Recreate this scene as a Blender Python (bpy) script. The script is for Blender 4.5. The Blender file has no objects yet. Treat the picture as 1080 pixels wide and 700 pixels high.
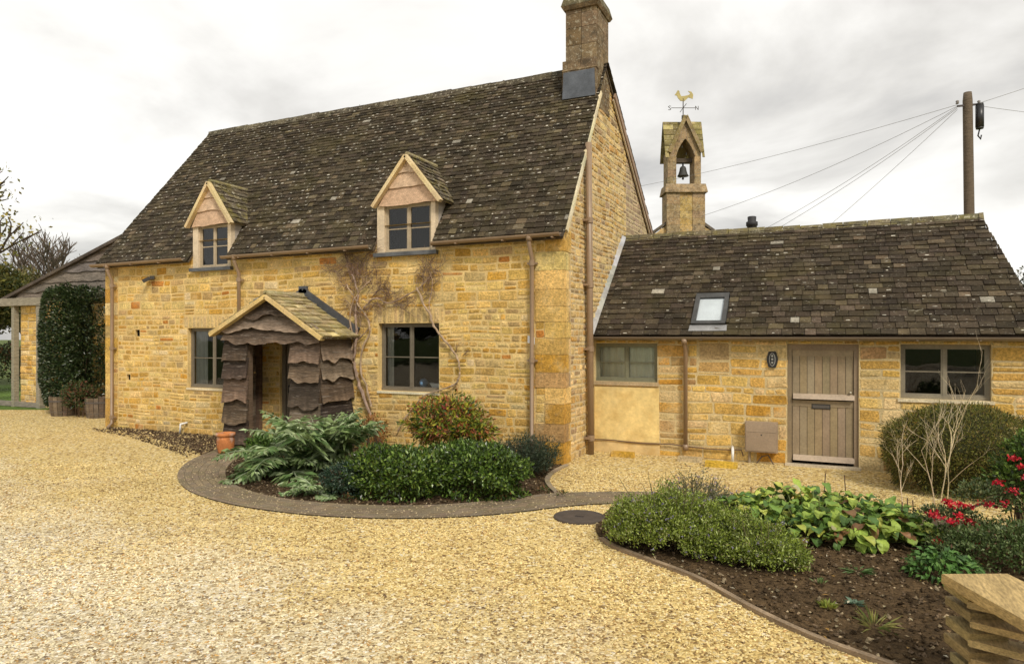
import bpy, math, random
import numpy as np
from mathutils import Vector, Matrix, noise as mnoise

random.seed(7); RNG = np.random.default_rng(7)
SC = bpy.context.scene
COL = SC.collection

# ------------------------------------------------------------------ camera
F, CX, HZ, CAMH = 720.0, 540.0, 355.0, 2.12
TH = math.atan(F/1566.0); S_, C_ = math.sin(TH), math.cos(TH)
Z0 = F*CAMH/135.0; L0 = (594-CX)/F*Z0
CAM = np.array([Z0*S_-L0*C_, -(Z0*C_+L0*S_), CAMH])
cd = bpy.data.cameras.new('camera'); cam = bpy.data.objects.new('camera', cd); COL.objects.link(cam)
cam.location = CAM; cam.rotation_euler = (math.pi/2, 0, TH)
cd.lens = 24.0; cd.sensor_width = 36.0; cd.shift_y = 5.0/1080; cd.clip_start = .05; cd.clip_end = 2000
SC.camera = cam

# ------------------------------------------------------------------ world, sun, exposure
SUN_EL, SUN_AZ = math.radians(44), math.radians(132)   # azimuth: clockwise from +Y (north)
W = bpy.data.worlds.new('World'); SC.world = W; W.use_nodes = True
nt = W.node_tree; nt.nodes.clear()
def wn(t, **k):
    n = nt.nodes.new(t)
    for a, b in k.items(): setattr(n, a, b)
    return n
out = wn('ShaderNodeOutputWorld'); bg = wn('ShaderNodeBackground'); bg.inputs[1].default_value = 0.1
sky = wn('ShaderNodeTexSky', sky_type='NISHITA', sun_disc=False, sun_elevation=SUN_EL, sun_rotation=SUN_AZ)
tc = wn('ShaderNodeTexCoord'); sep = wn('ShaderNodeSeparateXYZ')
nt.links.new(tc.outputs['Generated'], sep.inputs[0])
zc = wn('ShaderNodeMath', operation='MAXIMUM'); zc.inputs[1].default_value = 0.0; nt.links.new(sep.outputs[2], zc.inputs[0])
za = wn('ShaderNodeMath', operation='ADD'); za.inputs[1].default_value = 0.22; nt.links.new(zc.outputs[0], za.inputs[0])
dx = wn('ShaderNodeMath', operation='DIVIDE'); dy = wn('ShaderNodeMath', operation='DIVIDE')
nt.links.new(sep.outputs[0], dx.inputs[0]); nt.links.new(za.outputs[0], dx.inputs[1])
nt.links.new(sep.outputs[1], dy.inputs[0]); nt.links.new(za.outputs[0], dy.inputs[1])
cmb = wn('ShaderNodeCombineXYZ'); nt.links.new(dx.outputs[0], cmb.inputs[0]); nt.links.new(dy.outputs[0], cmb.inputs[1])
n1 = wn('ShaderNodeTexNoise'); n1.inputs['Scale'].default_value = 1.15; n1.inputs['Detail'].default_value = 7; n1.inputs['Roughness'].default_value = .52
n1.inputs['Distortion'].default_value = .35
mp = wn('ShaderNodeMapping'); mp.inputs['Location'].default_value = (3.1, 1.7, 0.4)
nt.links.new(cmb.outputs[0], mp.inputs[0]); nt.links.new(mp.outputs[0], n1.inputs['Vector'])
rp = wn('ShaderNodeValToRGB'); nt.links.new(n1.outputs['Fac'], rp.inputs[0])
e = rp.color_ramp.elements
e[0].position = .34; e[0].color = (.45, .435, .415, 1)
e[1].position = .68; e[1].color = (1.0, .975, .92, 1)
x = e.new(.46); x.color = (.68, .655, .61, 1)
x = e.new(.56); x.color = (.88, .855, .805, 1)
sc = wn('ShaderNodeVectorMath', operation='SCALE'); sc.inputs['Scale'].default_value = 6.1
nt.links.new(rp.outputs[0], sc.inputs[0])
mx = wn('ShaderNodeMixRGB'); mx.inputs[0].default_value = .94
nt.links.new(sky.outputs[0], mx.inputs[1]); nt.links.new(sc.outputs[0], mx.inputs[2])
nt.links.new(mx.outputs[0], bg.inputs[0]); nt.links.new(bg.outputs[0], out.inputs[0])
sl = bpy.data.lights.new('sun', 'SUN'); sl.energy = 1.5; sl.angle = math.radians(14); sl.color = (1, .93, .82)
so = bpy.data.objects.new('sun', sl); COL.objects.link(so)
sd = Vector((math.sin(SUN_AZ)*math.cos(SUN_EL), math.cos(SUN_AZ)*math.cos(SUN_EL), math.sin(SUN_EL)))
so.rotation_euler = sd.to_track_quat('Z', 'Y').to_euler(); so.location = (0, -10, 30)
vs = SC.view_settings; vs.view_transform = 'Standard'; vs.look = 'None'; vs.gamma = 1; vs.exposure = 1.0
SC.render.engine = 'CYCLES'

# ------------------------------------------------------------------ measuring helpers: a photo pixel meets a real plane
def ray(px, py):
    l = (px-CX)/F; u = -(py-HZ)/F
    return np.array([-S_+l*C_, C_+l*S_, u])
def PY(px, py, Y):
    r = ray(px, py); return CAM + (Y-CAM[1])/r[1]*r
def PX(px, py, X):
    r = ray(px, py); return CAM + (X-CAM[0])/r[0]*r
def G(px, py, Z=0.):
    r = ray(px, py); return CAM + (Z-CAMH)/r[2]*r
def D(px, py, depth):
    return CAM + depth*ray(px, py)
def PP(px, py, O, N):
    r = ray(px, py); return CAM + np.dot(np.array(O)-CAM, N)/np.dot(r, N)*r

# ------------------------------------------------------------------ mesh builder
class MB:
    def __init__(s): s.V = []; s.C = []; s.F = []; s.n = 0; s.sm = False
    def add(s, v, f, c=(.5, .5, .5)):
        v = np.asarray(v, float).reshape(-1, 3); c = np.asarray(c, float)
        if c.ndim == 1: c = np.tile(c, (len(v), 1))
        s.V.append(v); s.C.append(c)
        if isinstance(f, np.ndarray): s.F.append(f+s.n)
        else:
            by = {}
            for q in f: by.setdefault(len(q), []).append(q)
            for q in by.values(): s.F.append(np.array(q)+s.n)
        s.n += len(v)
    def hexa(s, p, c):      # p: 4 bottom corners (ccw) then 4 top corners
        s.add(p, [(3, 2, 1, 0), (4, 5, 6, 7), (0, 1, 5, 4), (1, 2, 6, 5), (2, 3, 7, 6), (3, 0, 4, 7)], c)
    def box(s, a, b, c=(.5, .5, .5)):
        x0, y0, z0 = a; x1, y1, z1 = b
        s.hexa([(x0, y0, z0), (x1, y0, z0), (x1, y1, z0), (x0, y1, z0), (x0, y0, z1), (x1, y0, z1), (x1, y1, z1), (x0, y1, z1)], c)
    def pbox(s, P, u0, u1, v0, v1, d0, d1, c=(.5, .5, .5)):    # box in a wall's own (u, v, outward) frame
        s.hexa([P(u0, v0, d1), P(u1, v0, d1), P(u1, v0, d0), P(u0, v0, d0), P(u0, v1, d1), P(u1, v1, d1), P(u1, v1, d0), P(u0, v1, d0)], c)
    def beam(s, a, b, w, h, c=(.5, .5, .5), up=(0, 0, 1)):
        a = np.array(a, float); b = np.array(b, float); d = (b-a)/np.linalg.norm(b-a)
        sd = np.cross(d, up); sd /= np.linalg.norm(sd); up2 = np.cross(sd, d)
        p = []
        for q in (a, b):
            p.append([q-sd*w/2-up2*h/2, q+sd*w/2-up2*h/2, q+sd*w/2+up2*h/2, q-sd*w/2+up2*h/2])
        s.hexa(p[0]+p[1], c)
    def tube(s, pts, r, n=8, c=(.5, .5, .5), cap=True):
        pts = [np.array(p, float) for p in pts]; m = len(pts)
        r = [r]*m if np.isscalar(r) else list(r)
        V = []; ref = None
        for i in range(m):
            d = pts[min(i+1, m-1)]-pts[max(i-1, 0)]; d = d/(np.linalg.norm(d)+1e-9)
            if ref is None: ref = np.array([0, 0, 1.]) if abs(d[2]) < .9 else np.array([1., 0, 0])
            a = np.cross(d, ref); a /= np.linalg.norm(a)+1e-9; b = np.cross(d, a); ref = -b if False else ref
            for k in range(n):
                t = 2*math.pi*k/n; V.append(pts[i]+r[i]*(math.cos(t)*a+math.sin(t)*b))
        Fc = []
        for i in range(m-1):
            for k in range(n):
                k2 = (k+1) % n; Fc.append((i*n+k, i*n+k2, (i+1)*n+k2, (i+1)*n+k))
        if cap: Fc.append(tuple(range(n-1, -1, -1))); Fc.append(tuple(range((m-1)*n, m*n)))
        s.add(V, Fc, c)
    def lathe(s, base, prof, n=24, c=(.5, .5, .5)):
        V = []; m = len(prof)
        for (r, z) in prof:
            for k in range(n):
                t = 2*math.pi*k/n; V.append((base[0]+r*math.cos(t), base[1]+r*math.sin(t), base[2]+z))
        Fc = [(i*n+k, i*n+(k+1) % n, (i+1)*n+(k+1) % n, (i+1)*n+k) for i in range(m-1) for k in range(n)]
        Fc.append(tuple(range((m-1)*n, m*n))); Fc.append(tuple(range(n-1, -1, -1)))
        s.add(V, Fc, c)
    def poly(s, pts, c): s.add(pts, [tuple(range(len(pts)))], c)
    def prism(s, pts, off, c):
        pts = [np.array(p, float) for p in pts]; off = np.array(off, float); n = len(pts)
        s.add(pts+[p+off for p in pts], [tuple(range(n-1, -1, -1)), tuple(range(n, 2*n))]+[(i, (i+1) % n, n+(i+1) % n, n+i) for i in range(n)], c)
    def leaves(s, P, d, nrm, L, Wd, c, fold=.25, droop=0.):
        # diamond leaves: P base points, d directions, nrm rough normals
        N = len(P); d = d/np.linalg.norm(d, axis=1, keepdims=True)
        sd = np.cross(d, nrm); sd /= np.linalg.norm(sd, axis=1, keepdims=True)+1e-9
        up = np.cross(sd, d)
        L = np.broadcast_to(L, (N,))[:, None]; Wd = np.broadcast_to(Wd, (N,))[:, None]
        mid = P+d*L*.45
        a = mid+sd*Wd*.5+up*Wd*fold; b = mid-sd*Wd*.5+up*Wd*fold
        tip = P+d*L; tip[:, 2] -= (droop*L)[:, 0]
        V = np.stack([P, a, tip, b], 1).reshape(-1, 3)
        i = np.arange(N)[:, None]*4
        f = np.concatenate([i+np.array([[0, 1, 2]]), i+np.array([[0, 2, 3]])], 0)
        s.add(V, f, np.repeat(c, 4, 0))
    def build(s, name, mat, parent=None, smooth=False, label=None):
        me = bpy.data.meshes.new(name)
        V = np.concatenate(s.V); C = np.concatenate(s.C)
        me.vertices.add(len(V)); me.vertices.foreach_set('co', V.astype(np.float32).ravel())
        li = np.concatenate([f.ravel() for f in s.F]); tot = np.concatenate([np.full(len(f), f.shape[1]) for f in s.F])
        st = np.concatenate([[0], np.cumsum(tot)[:-1]])
        me.loops.add(len(li)); me.loops.foreach_set('vertex_index', li.astype(np.int32))
        me.polygons.add(len(tot)); me.polygons.foreach_set('loop_start', st.astype(np.int32)); me.polygons.foreach_set('loop_total', tot.astype(np.int32))
        me.update(calc_edges=True)
        me.polygons.foreach_set('use_smooth', np.full(len(tot), bool(smooth)))
        at = me.color_attributes.new('Col', 'FLOAT_COLOR', 'POINT')
        at.data.foreach_set('color', np.concatenate([np.clip(C, 0, 1), np.ones((len(C), 1))], 1).astype(np.float32).ravel())
        me.materials.append(mat)
        o = bpy.data.objects.new(name, me); COL.objects.link(o)
        if parent is not None:
            o.parent = parent
            if parent.type == 'EMPTY': o.matrix_parent_inverse = Matrix.Translation(-parent.location)
        if label: o['label'] = label
        return o
def thing(name, label, cat, loc, group=None):
    o = bpy.data.objects.new(name, None); COL.objects.link(o); o.location = Vector([float(q) for q in loc]); o.empty_display_size = .2
    o['label'] = label; o['category'] = cat
    if group: o['group'] = group
    return o
def tag(o, label, cat, group=None):
    o['label'] = label; o['category'] = cat
    if group: o['group'] = group
    return o
def struct(o, kind='structure'): o['kind'] = kind; return o

# ------------------------------------------------------------------ materials
def M(name, rough=.85, ns=6., na=.35, n2=60., na2=.25, bs=80., bstr=.3, bd=.01, spec=.3, metal=0., transl=0., spots=None, stretch=None):
    m = bpy.data.materials.new(name); m.use_nodes = True; t = m.node_tree; t.nodes.clear(); L = t.links.new
    N = t.nodes.new
    o = N('ShaderNodeOutputMaterial'); p = N('ShaderNodeBsdfPrincipled'); L(p.outputs[0], o.inputs[0])
    p.inputs['Roughness'].default_value = rough; p.inputs['Specular IOR Level'].default_value = spec; p.inputs['Metallic'].default_value = metal
    a = N('ShaderNodeAttribute'); a.attribute_name = 'Col'
    g = N('ShaderNodeTexCoord'); vec = g.outputs['Object']
    if stretch:
        mpn = N('ShaderNodeMapping'); mpn.inputs['Scale'].default_value = stretch; L(vec, mpn.inputs[0]); vec = mpn.outputs[0]
    def noise(scale, det=4, r=.6):
        q = N('ShaderNodeTexNoise'); q.inputs['Scale'].default_value = scale; q.inputs['Detail'].default_value = det; q.inputs['Roughness'].default_value = r
        L(vec, q.inputs['Vector']); return q
    def remap(sock, lo, hi, a0=.3, a1=.7):
        q = N('ShaderNodeMapRange'); q.inputs[1].default_value = a0; q.inputs[2].default_value = a1; q.inputs[3].default_value = lo; q.inputs[4].default_value = hi
        L(sock, q.inputs[0]); return q.outputs[0]
    f1 = remap(noise(ns).outputs[0], 1-na, 1+na); f2 = remap(noise(n2, 3).outputs[0], 1-na2, 1+na2)
    mu = N('ShaderNodeMath'); mu.operation = 'MULTIPLY'; L(f1, mu.inputs[0]); L(f2, mu.inputs[1])
    vm = N('ShaderNodeVectorMath'); vm.operation = 'SCALE'; L(a.outputs['Color'], vm.inputs[0]); L(mu.outputs[0], vm.inputs['Scale'])
    col = vm.outputs[0]
    for sp in (spots or []):   # (scale, lo, hi, colour, amount)
        q = noise(sp[0], sp[5] if len(sp) > 5 else 3, .6); fac = remap(q.outputs[0], 0, sp[4], sp[1], sp[2])
        mixn = N('ShaderNodeMixRGB'); L(fac, mixn.inputs[0]); L(col, mixn.inputs[1]); mixn.inputs[2].default_value = (*sp[3], 1); col = mixn.outputs[0]
    L(col, p.inputs['Base Color'])
    if bstr:
        b = N('ShaderNodeBump'); b.inputs['Strength'].default_value = bstr; b.inputs['Distance'].default_value = bd
        L(noise(bs, 5, .65).outputs[0], b.inputs['Height']); L(b.outputs[0], p.inputs['Normal'])
    if transl:
        tr = N('ShaderNodeBsdfTranslucent'); L(col, tr.inputs[0]); ms = N('ShaderNodeMixShader'); ms.inputs[0].default_value = transl
        L(p.outputs[0], ms.inputs[1]); L(tr.outputs[0], ms.inputs[2]); L(ms.outputs[0], o.inputs[0])
    return m
m_stone = M('cotswold_stone', .92, 3.5, .22, 28., .3, 45., .9, .03, .2, spots=[(9., .60, .72, (.30, .22, .12), .45), (2.2, .54, .72, (.80, .66, .38), .5), (70., .62, .7, (.16, .09, .03), .6), (.8, .52, .75, (.38, .26, .12), .35)])
m_mortar = M('lime_mortar', .95, 2., .2, 40., .2, 60., .7, .02, .2)
m_render = M('old_lime_render', .95, 2.2, .18, 14., .1, 25., .35, .02, .2, spots=[(3., .5, .72, (.52, .31, .08), .5), (1.4, .55, .75, (.70, .60, .34), .5)])
m_slate = M('stone_slate', .9, 3., .4, 40., .4, 60., .8, .02, .2, stretch=(.7, 1.5, 1.5), spots=[(8., .675, .695, (.40, .37, .29), .6, 4), (30., .67, .69, (.45, .42, .34), .7), (1.1, .55, .8, (.12, .10, .035), .5), (24., .68, .72, (.22, .2, .05), .5)])
m_mossroof = M('mossy_slate', .95, 3., .35, 40., .3, 60., .8, .02, .2, spots=[(5., .46, .66, (.24, .20, .05), .55), (16., .60, .66, (.5, .46, .34), .7)])
m_chimney = M('chimney_stone', .92, 5., .4, 40., .35, 60., .7, .02, .2, spots=[(16., .57, .62, (.42, .38, .28), .6), (7., .55, .7, (.06, .05, .035), .6)])
m_paint = M('painted_joinery', .55, 2.5, .16, 30., .12, 60., .25, .004, .35, spots=[(4., .58, .78, (.14, .10, .06), .3)])
m_pipe = M('painted_pipe', .42, 3., .1, 30., .06, 60., .05, .003, .5)
m_timber = M('weathered_timber', .85, 5., .35, 60., .3, 40., .6, .01, .2, stretch=(1, 1, 8))
m_board = M('waney_board', .8, 2., .4, 12., .45, 12., .9, .02, .25, stretch=(1., 1., 13), spots=[(3., .58, .70, (.36, .31, .26), .6), (5., .60, .7, (.03, .02, .015), .7)])
m_plank = M('sawn_plank', .75, 1.5, .2, 12., .35, 40., .5, .008, .25, stretch=(6, 1.2, 9))
m_lead = M('lead_sheet', .5, 5., .3, 40., .1, 50., .2, .01, .5, metal=.3)
m_black = M('black_paint', .4, 5., .1, 40., .1, 50., .1, .003, .5)
m_iron = M('cast_iron', .65, 8., .2, 60., .2, 90., .4, .006, .4)
m_terra = M('terracotta', .8, 6., .3, 40., .12, 70., .3, .004, .3, spots=[(5., .55, .7, (.55, .42, .34), .7)])
m_cloth = M('curtain_cloth', .9, 3., .1, 60., .05, 100., .1, .003, .2)
m_interior = M('painted_shade', .95, 3., .1, 60., .05, 100., .1, .003, .1)  # carries dark colours that stand in for shade inside openings
m_leaf = M('leaf', .5, 4., .2, 60., .12, 80., .0, .003, .35, transl=.22)
m_gloss = M('glossy_leaf', .33, 4., .2, 60., .12, 80., .0, .003, .5, transl=.1)
m_bark = M('bark', .9, 6., .3, 60., .3, 60., .7, .01, .2)
m_soil = M('garden_soil', .97, 2.5, .35, 30., .5, 45., 1., .05, .15, spots=[(60., .66, .7, (.2, .15, .09), .6)])
m_grass = M('grass', .9, .3, .3, 20., .4, 30., .8, .05, .2)
m_peb = M('gravel_stone', .85, 3., .06, 90., .2, 120., .3, .003, .25)
m_path = M('tarred_gravel_path', .9, 2., .2, 70., .25, 110., .9, .02, .25, spots=[(85., .60, .66, (.44, .36, .22), .85, 2), (1.7, .55, .7, (.20, .16, .10), .5)])
m_metal = M('galvanised_wire', .4, 5., .1, 40., .1, 50., .0, .003, .5)
m_brass = M('gilded_metal', .5, 5., .2, 40., .2, 50., .1, .003, .5, metal=.5)

def glassmat(name, tint=(.88, .9, .9)):
    m = bpy.data.materials.new(name); m.use_nodes = True; t = m.node_tree; t.nodes.clear(); L = t.links.new; N = t.nodes.new
    o = N('ShaderNodeOutputMaterial'); tr = N('ShaderNodeBsdfTransparent'); tr.inputs[0].default_value = (*tint, 1)
    gl = N('ShaderNodeBsdfGlossy'); gl.inputs['Roughness'].default_value = .02; fr = N('ShaderNodeFresnel'); fr.inputs[0].default_value = 1.6
    nz = N('ShaderNodeTexNoise'); nz.inputs['Scale'].default_value = 2.2; b = N('ShaderNodeBump'); b.inputs['Strength'].default_value = .12; b.inputs['Distance'].default_value = .02
    g = N('ShaderNodeTexCoord'); L(g.outputs['Object'], nz.inputs['Vector']); L(nz.outputs[0], b.inputs['Height']); L(b.outputs[0], gl.inputs['Normal'])
    ms = N('ShaderNodeMixShader'); L(fr.outputs[0], ms.inputs[0]); L(tr.outputs[0], ms.inputs[1]); L(gl.outputs[0], ms.inputs[2]); L(ms.outputs[0], o.inputs[0])
    return m
m_glass = glassmat('window_glass')

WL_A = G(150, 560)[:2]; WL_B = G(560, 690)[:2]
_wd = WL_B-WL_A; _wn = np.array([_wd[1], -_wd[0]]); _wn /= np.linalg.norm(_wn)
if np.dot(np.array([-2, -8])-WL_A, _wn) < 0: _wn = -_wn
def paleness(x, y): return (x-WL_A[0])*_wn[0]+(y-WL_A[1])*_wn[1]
def gravelmat():
    m = bpy.data.materials.new('gravel_ground'); m.use_nodes = True; t = m.node_tree; t.nodes.clear(); L = t.links.new; N = t.nodes.new
    o = N('ShaderNodeOutputMaterial'); p = N('ShaderNodeBsdfPrincipled'); L(p.outputs[0], o.inputs[0]); p.inputs['Roughness'].default_value = .9
    p.inputs['Specular IOR Level'].default_value = .2
    g = N('ShaderNodeTexCoord').outputs['Object']
    wob = N('ShaderNodeTexNoise'); wob.inputs['Scale'].default_value = 30; L(g, wob.inputs['Vector'])
    va = N('ShaderNodeVectorMath'); va.operation = 'MULTIPLY_ADD'; va.inputs[1].default_value = (.03, .03, 0); L(wob.outputs['Color'], va.inputs[0]); L(g, va.inputs[2])
    v = N('ShaderNodeTexVoronoi'); v.inputs['Scale'].default_value = 34; L(va.outputs[0], v.inputs['Vector'])
    s = N('ShaderNodeSeparateColor'); L(v.outputs['Color'], s.inputs[0])
    r = N('ShaderNodeValToRGB'); L(s.outputs[0], r.inputs[0]); e = r.color_ramp.elements
    e[0].position = 0; e[0].color = (.16, .10, .05, 1); e[1].position = 1; e[1].color = (.78, .70, .50, 1)
    for ps, c in ((.12, (.34, .22, .08)), (.3, (.54, .39, .145)), (.6, (.66, .50, .20)), (.85, (.76, .61, .29))):
        x = e.new(ps); x.color = (*c, 1)
    r2 = N('ShaderNodeValToRGB'); L(s.outputs[0], r2.inputs[0]); e = r2.color_ramp.elements
    e[0].position = 0; e[0].color = (.20, .15, .10, 1); e[1].position = 1; e[1].color = (.86, .83, .74, 1)
    for ps, c in ((.2, (.44, .35, .21)), (.5, (.65, .56, .38)), (.8, (.77, .69, .5))):
        x = e.new(ps); x.color = (*c, 1)
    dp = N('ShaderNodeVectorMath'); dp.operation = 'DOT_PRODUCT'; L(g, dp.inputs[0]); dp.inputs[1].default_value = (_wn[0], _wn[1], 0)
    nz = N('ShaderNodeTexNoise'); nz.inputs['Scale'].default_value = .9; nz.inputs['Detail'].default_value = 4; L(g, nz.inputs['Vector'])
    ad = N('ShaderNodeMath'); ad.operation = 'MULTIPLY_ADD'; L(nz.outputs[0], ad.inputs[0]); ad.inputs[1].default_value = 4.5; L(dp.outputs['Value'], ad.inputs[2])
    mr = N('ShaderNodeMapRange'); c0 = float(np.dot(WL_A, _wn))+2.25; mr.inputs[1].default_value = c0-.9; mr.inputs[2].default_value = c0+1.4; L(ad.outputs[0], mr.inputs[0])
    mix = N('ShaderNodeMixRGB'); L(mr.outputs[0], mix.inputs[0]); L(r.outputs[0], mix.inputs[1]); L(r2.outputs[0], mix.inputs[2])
    # wear: browner dusty patches
    nb = N('ShaderNodeTexNoise'); nb.inputs['Scale'].default_value = .45; nb.inputs['Detail'].default_value = 5; L(g, nb.inputs['Vector'])
    mb_ = N('ShaderNodeMapRange'); mb_.inputs[1].default_value = .5; mb_.inputs[2].default_value = .75; mb_.inputs[4].default_value = .45; L(nb.outputs[0], mb_.inputs[0])
    mix2 = N('ShaderNodeMixRGB'); mix2.blend_type = 'MULTIPLY'; L(mb_.outputs[0], mix2.inputs[0]); L(mix.outputs[0], mix2.inputs[1]); mix2.inputs[2].default_value = (.72, .58, .42, 1)
    L(mix2.outputs[0], p.inputs['Base Color'])
    b = N('ShaderNodeBump'); b.inputs['Strength'].default_value = 1.; b.inputs['Distance'].default_value = .018; b.invert = True
    L(v.outputs['Distance'], b.inputs['Height']); L(b.outputs[0], p.inputs['Normal'])
    return m
m_gravel = gravelmat()

def jit(c, a=.15, h=.05):
    k = 1+random.uniform(-a, a); return (c[0]*k*(1+random.uniform(-h, h)), c[1]*k, c[2]*k*(1+random.uniform(-h, h)*2))

# ================================================================== GROUND
def sheet(name, pts, z, mat, col, zc=None):
    mb = MB(); mb.poly([(p[0], p[1], z) for p in pts], col); o = mb.build(name, mat); return struct(o)
sheet('field', [(-500, -500), (500, -500), (500, 500), (-500, 500)], -.06, m_grass, (.09, .12, .03))
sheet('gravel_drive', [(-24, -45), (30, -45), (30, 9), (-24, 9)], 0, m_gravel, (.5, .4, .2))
path_out = [(240, 471), (215, 479), (196, 488), (187, 498), (187, 507), (196, 517), (215, 525), (245, 533), (290, 540), (340, 545), (400, 547.5), (450, 547), (500, 545), (545, 541), (590, 535), (640, 531), (700, 532), (780, 538), (860, 546), (940, 556), (1020, 566), (1120, 577)]
path_in = [(266, 475), (256, 481), (244, 488), (238, 496), (238, 503), (246, 511), (262, 518), (290, 525), (330, 530), (375, 533), (430, 534), (480, 532), (525, 528), (560, 523), (590, 520), (630, 519), (690, 519), (760, 523), (840, 530), (930, 541), (1020, 551), (1120, 561)]
def smooth_line(pts, k=2):
    p = np.array(pts)
    for _ in range(k):
        q = [p[0]]
        for i in range(len(p)-1): q += [.75*p[i]+.25*p[i+1], .25*p[i]+.75*p[i+1]]
        q.append(p[-1]); p = np.array(q)
    return p
PO = smooth_line([G(*p)[:2] for p in path_out]); PI = smooth_line([G(*p)[:2] for p in path_in])
mb = MB(); n = len(PO)
rows = 7
# the path as narrow curved courses of dark setts
for j in range(rows):
    a0, a1 = j/rows, (j+1)/rows-.006
    for i in range(n-1):
        q = [PO[i]*(1-a0)+PI[i]*a0, PO[i+1]*(1-a0)+PI[i+1]*a0, PO[i+1]*(1-a1)+PI[i+1]*a1, PO[i]*(1-a1)+PI[i]*a1]
        mb.poly([(p[0], p[1], .014+random.uniform(0, .002)) for p in q], jit((.24, .185, .118), .10))
struct(mb.build('path', m_path))
mb = MB()
for i in range(n-1):
    q = [PO[i], PO[i+1], PI[i+1], PI[i]]; mb.poly([(p[0], p[1], .008) for p in q], (.11, .085, .06))
struct(mb.build('path_bedding', m_soil))
k_end = int(np.argmin([abs(p[0]-G(588, 520)[0]) for p in PI]))
bed_edge = [G(*p)[:2] for p in [(579, 513), (576, 506), (583, 498), (598, 491)]]
bed1 = [tuple(p) for p in PI[:k_end+1]]+[tuple(p) for p in bed_edge]+[(-.02, -.02), (-5.0, -.02)]
sheet('flower_bed', bed1, .006, m_soil, (.10, .065, .036))
strip_px = [(113, 452), (150, 458), (190, 470), (215, 479), (240, 471)]
strip = [(-11.4, -.02)]+[tuple(G(*p)[:2]) for p in strip_px]+[(-6.3, -.02)]
sheet('soil_strip', strip, .004, m_soil, (.12, .078, .042))
edge2_px = [(650, 533), (632, 545), (626, 560), (640, 575), (680, 590), (716, 603), (740, 613), (760, 624), (800, 647), (860, 675), (930, 700), (1000, 722), (1060, 745)]
E2 = smooth_line([G(*p)[:2] for p in edge2_px])
po_tail = [tuple(p) for p in PO if p[0] > E2[0][0]]
bed2 = [tuple(p) for p in E2]+[(9, -9), (12, -3)]+po_tail[::-1]
sheet('garden_bed', bed2, .010, m_soil, (.115, .074, .036))
# timber/stone edging of the near bed
mb = MB()
for i in range(12, len(E2)-1):
    a, b = E2[i], E2[i+1]; t = (b-a)/(np.linalg.norm(b-a)+1e-9); nn = np.array([t[1], -t[0]])
    q = [a-nn*.02, b-nn*.02, b+nn*.03, a+nn*.03]
    mb.hexa([(p[0], p[1], -.02) for p in q]+[(p[0], p[1], .034) for p in q], (.26, .19, .12))
struct(mb.build('bed_kerb', m_timber))
mb = MB()
cw = smooth_line([np.array(p) for p in [PI[k_end]]+bed_edge])
for i in range(len(cw)-1):
    a, b = cw[i], cw[i+1]; t = (b-a)/(np.linalg.norm(b-a)+1e-9); nn = np.array([t[1], -t[0]])*.035
    q = [a-nn, b-nn, b+nn, a+nn]
    mb.hexa([(p[0], p[1], -.02) for p in q]+[(p[0], p[1], .03) for p in q], jit((.3, .24, .16), .1))
struct(mb.build('gravel_kerb', m_mortar))

def inside(pts, poly):
    poly = np.array(poly); x, y = pts[:, 0], pts[:, 1]; r = np.zeros(len(pts), bool); j = len(poly)-1
    for i in range(len(poly)):
        xi, yi = poly[i]; xj, yj = poly[j]
        c = ((yi > y) != (yj > y)) & (x < (xj-xi)*(y-yi)/(yj-yi+1e-12)+xi); r ^= c; j = i
    return r
path_poly = [tuple(p) for p in PO]+[tuple(p) for p in PI[::-1]]
def vnoise(P, s, seed=0):
    return np.array([mnoise.noise((p[0]*s+seed, p[1]*s, seed*.7)) for p in P])
def pebbles(P, size, cols, z=.0, flat=.55):
    N = len(P); T = np.array([[1, 0, 0], [0, 1, 0], [-1, 0, 0], [0, -1, 0], [.25, .2, 1], [-.1, .1, -1.]])
    T = T[None]*(1+RNG.uniform(-.3, .3, (N, 6, 1))); T[:, :, 0] += RNG.uniform(-.25, .25, (N, 6))
    sx = size*RNG.uniform(.7, 1.3, N); sy = sx*RNG.uniform(.55, .95, N); sz = sx*flat*RNG.uniform(.7, 1.2, N)
    T[:, :, 0] *= sx[:, None]; T[:, :, 1] *= sy[:, None]; T[:, :, 2] *= sz[:, None]
    t = RNG.uniform(-.5, .5, N); T[:, :, 2] += T[:, :, 0]*t[:, None]
    a = RNG.uniform(0, 6.28, N); c, s = np.cos(a)[:, None], np.sin(a)[:, None]
    X = T[:, :, 0]*c-T[:, :, 1]*s+P[:, 0:1]; Y = T[:, :, 0]*s+T[:, :, 1]*c+P[:, 1:2]; Z = T[:, :, 2]+z+sz[:, None]*.45
    V = np.stack([X, Y, Z], 2).reshape(-1, 3)
    f = np.array([[0, 1, 4], [1, 2, 4], [2, 3, 4], [3, 0, 4], [1, 0, 5], [2, 1, 5], [3, 2, 5], [0, 3, 5]])
    Fc = (np.arange(N)[:, None, None]*6+f[None]).reshape(-1, 3)
    return V, Fc, np.repeat(cols, 6, 0)
def frustum_pts(N, z0, z1):
    z = np.sqrt(RNG.uniform(z0**2, z1**2, N)); l = RNG.uniform(-.79, .79, N)*z
    return np.stack([CAM[0]-S_*z+C_*l, CAM[1]+C_*z+S_*l], 1), z
mb = MB()
P, zz = frustum_pts(150000, 4.2, 11.5)
keep = (~inside(P, path_poly)) & (~inside(P, bed2)) & (~inside(P, bed1)) & (~inside(P, strip)) & (P[:, 1] < -.05) & (RNG.random(len(P)) < np.clip(1.25-zz/14, .2, 1))
P = P[keep]
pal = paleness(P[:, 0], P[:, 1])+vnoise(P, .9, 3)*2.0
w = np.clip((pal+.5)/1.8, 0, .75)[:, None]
r = RNG.random(len(P))[:, None]
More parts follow.
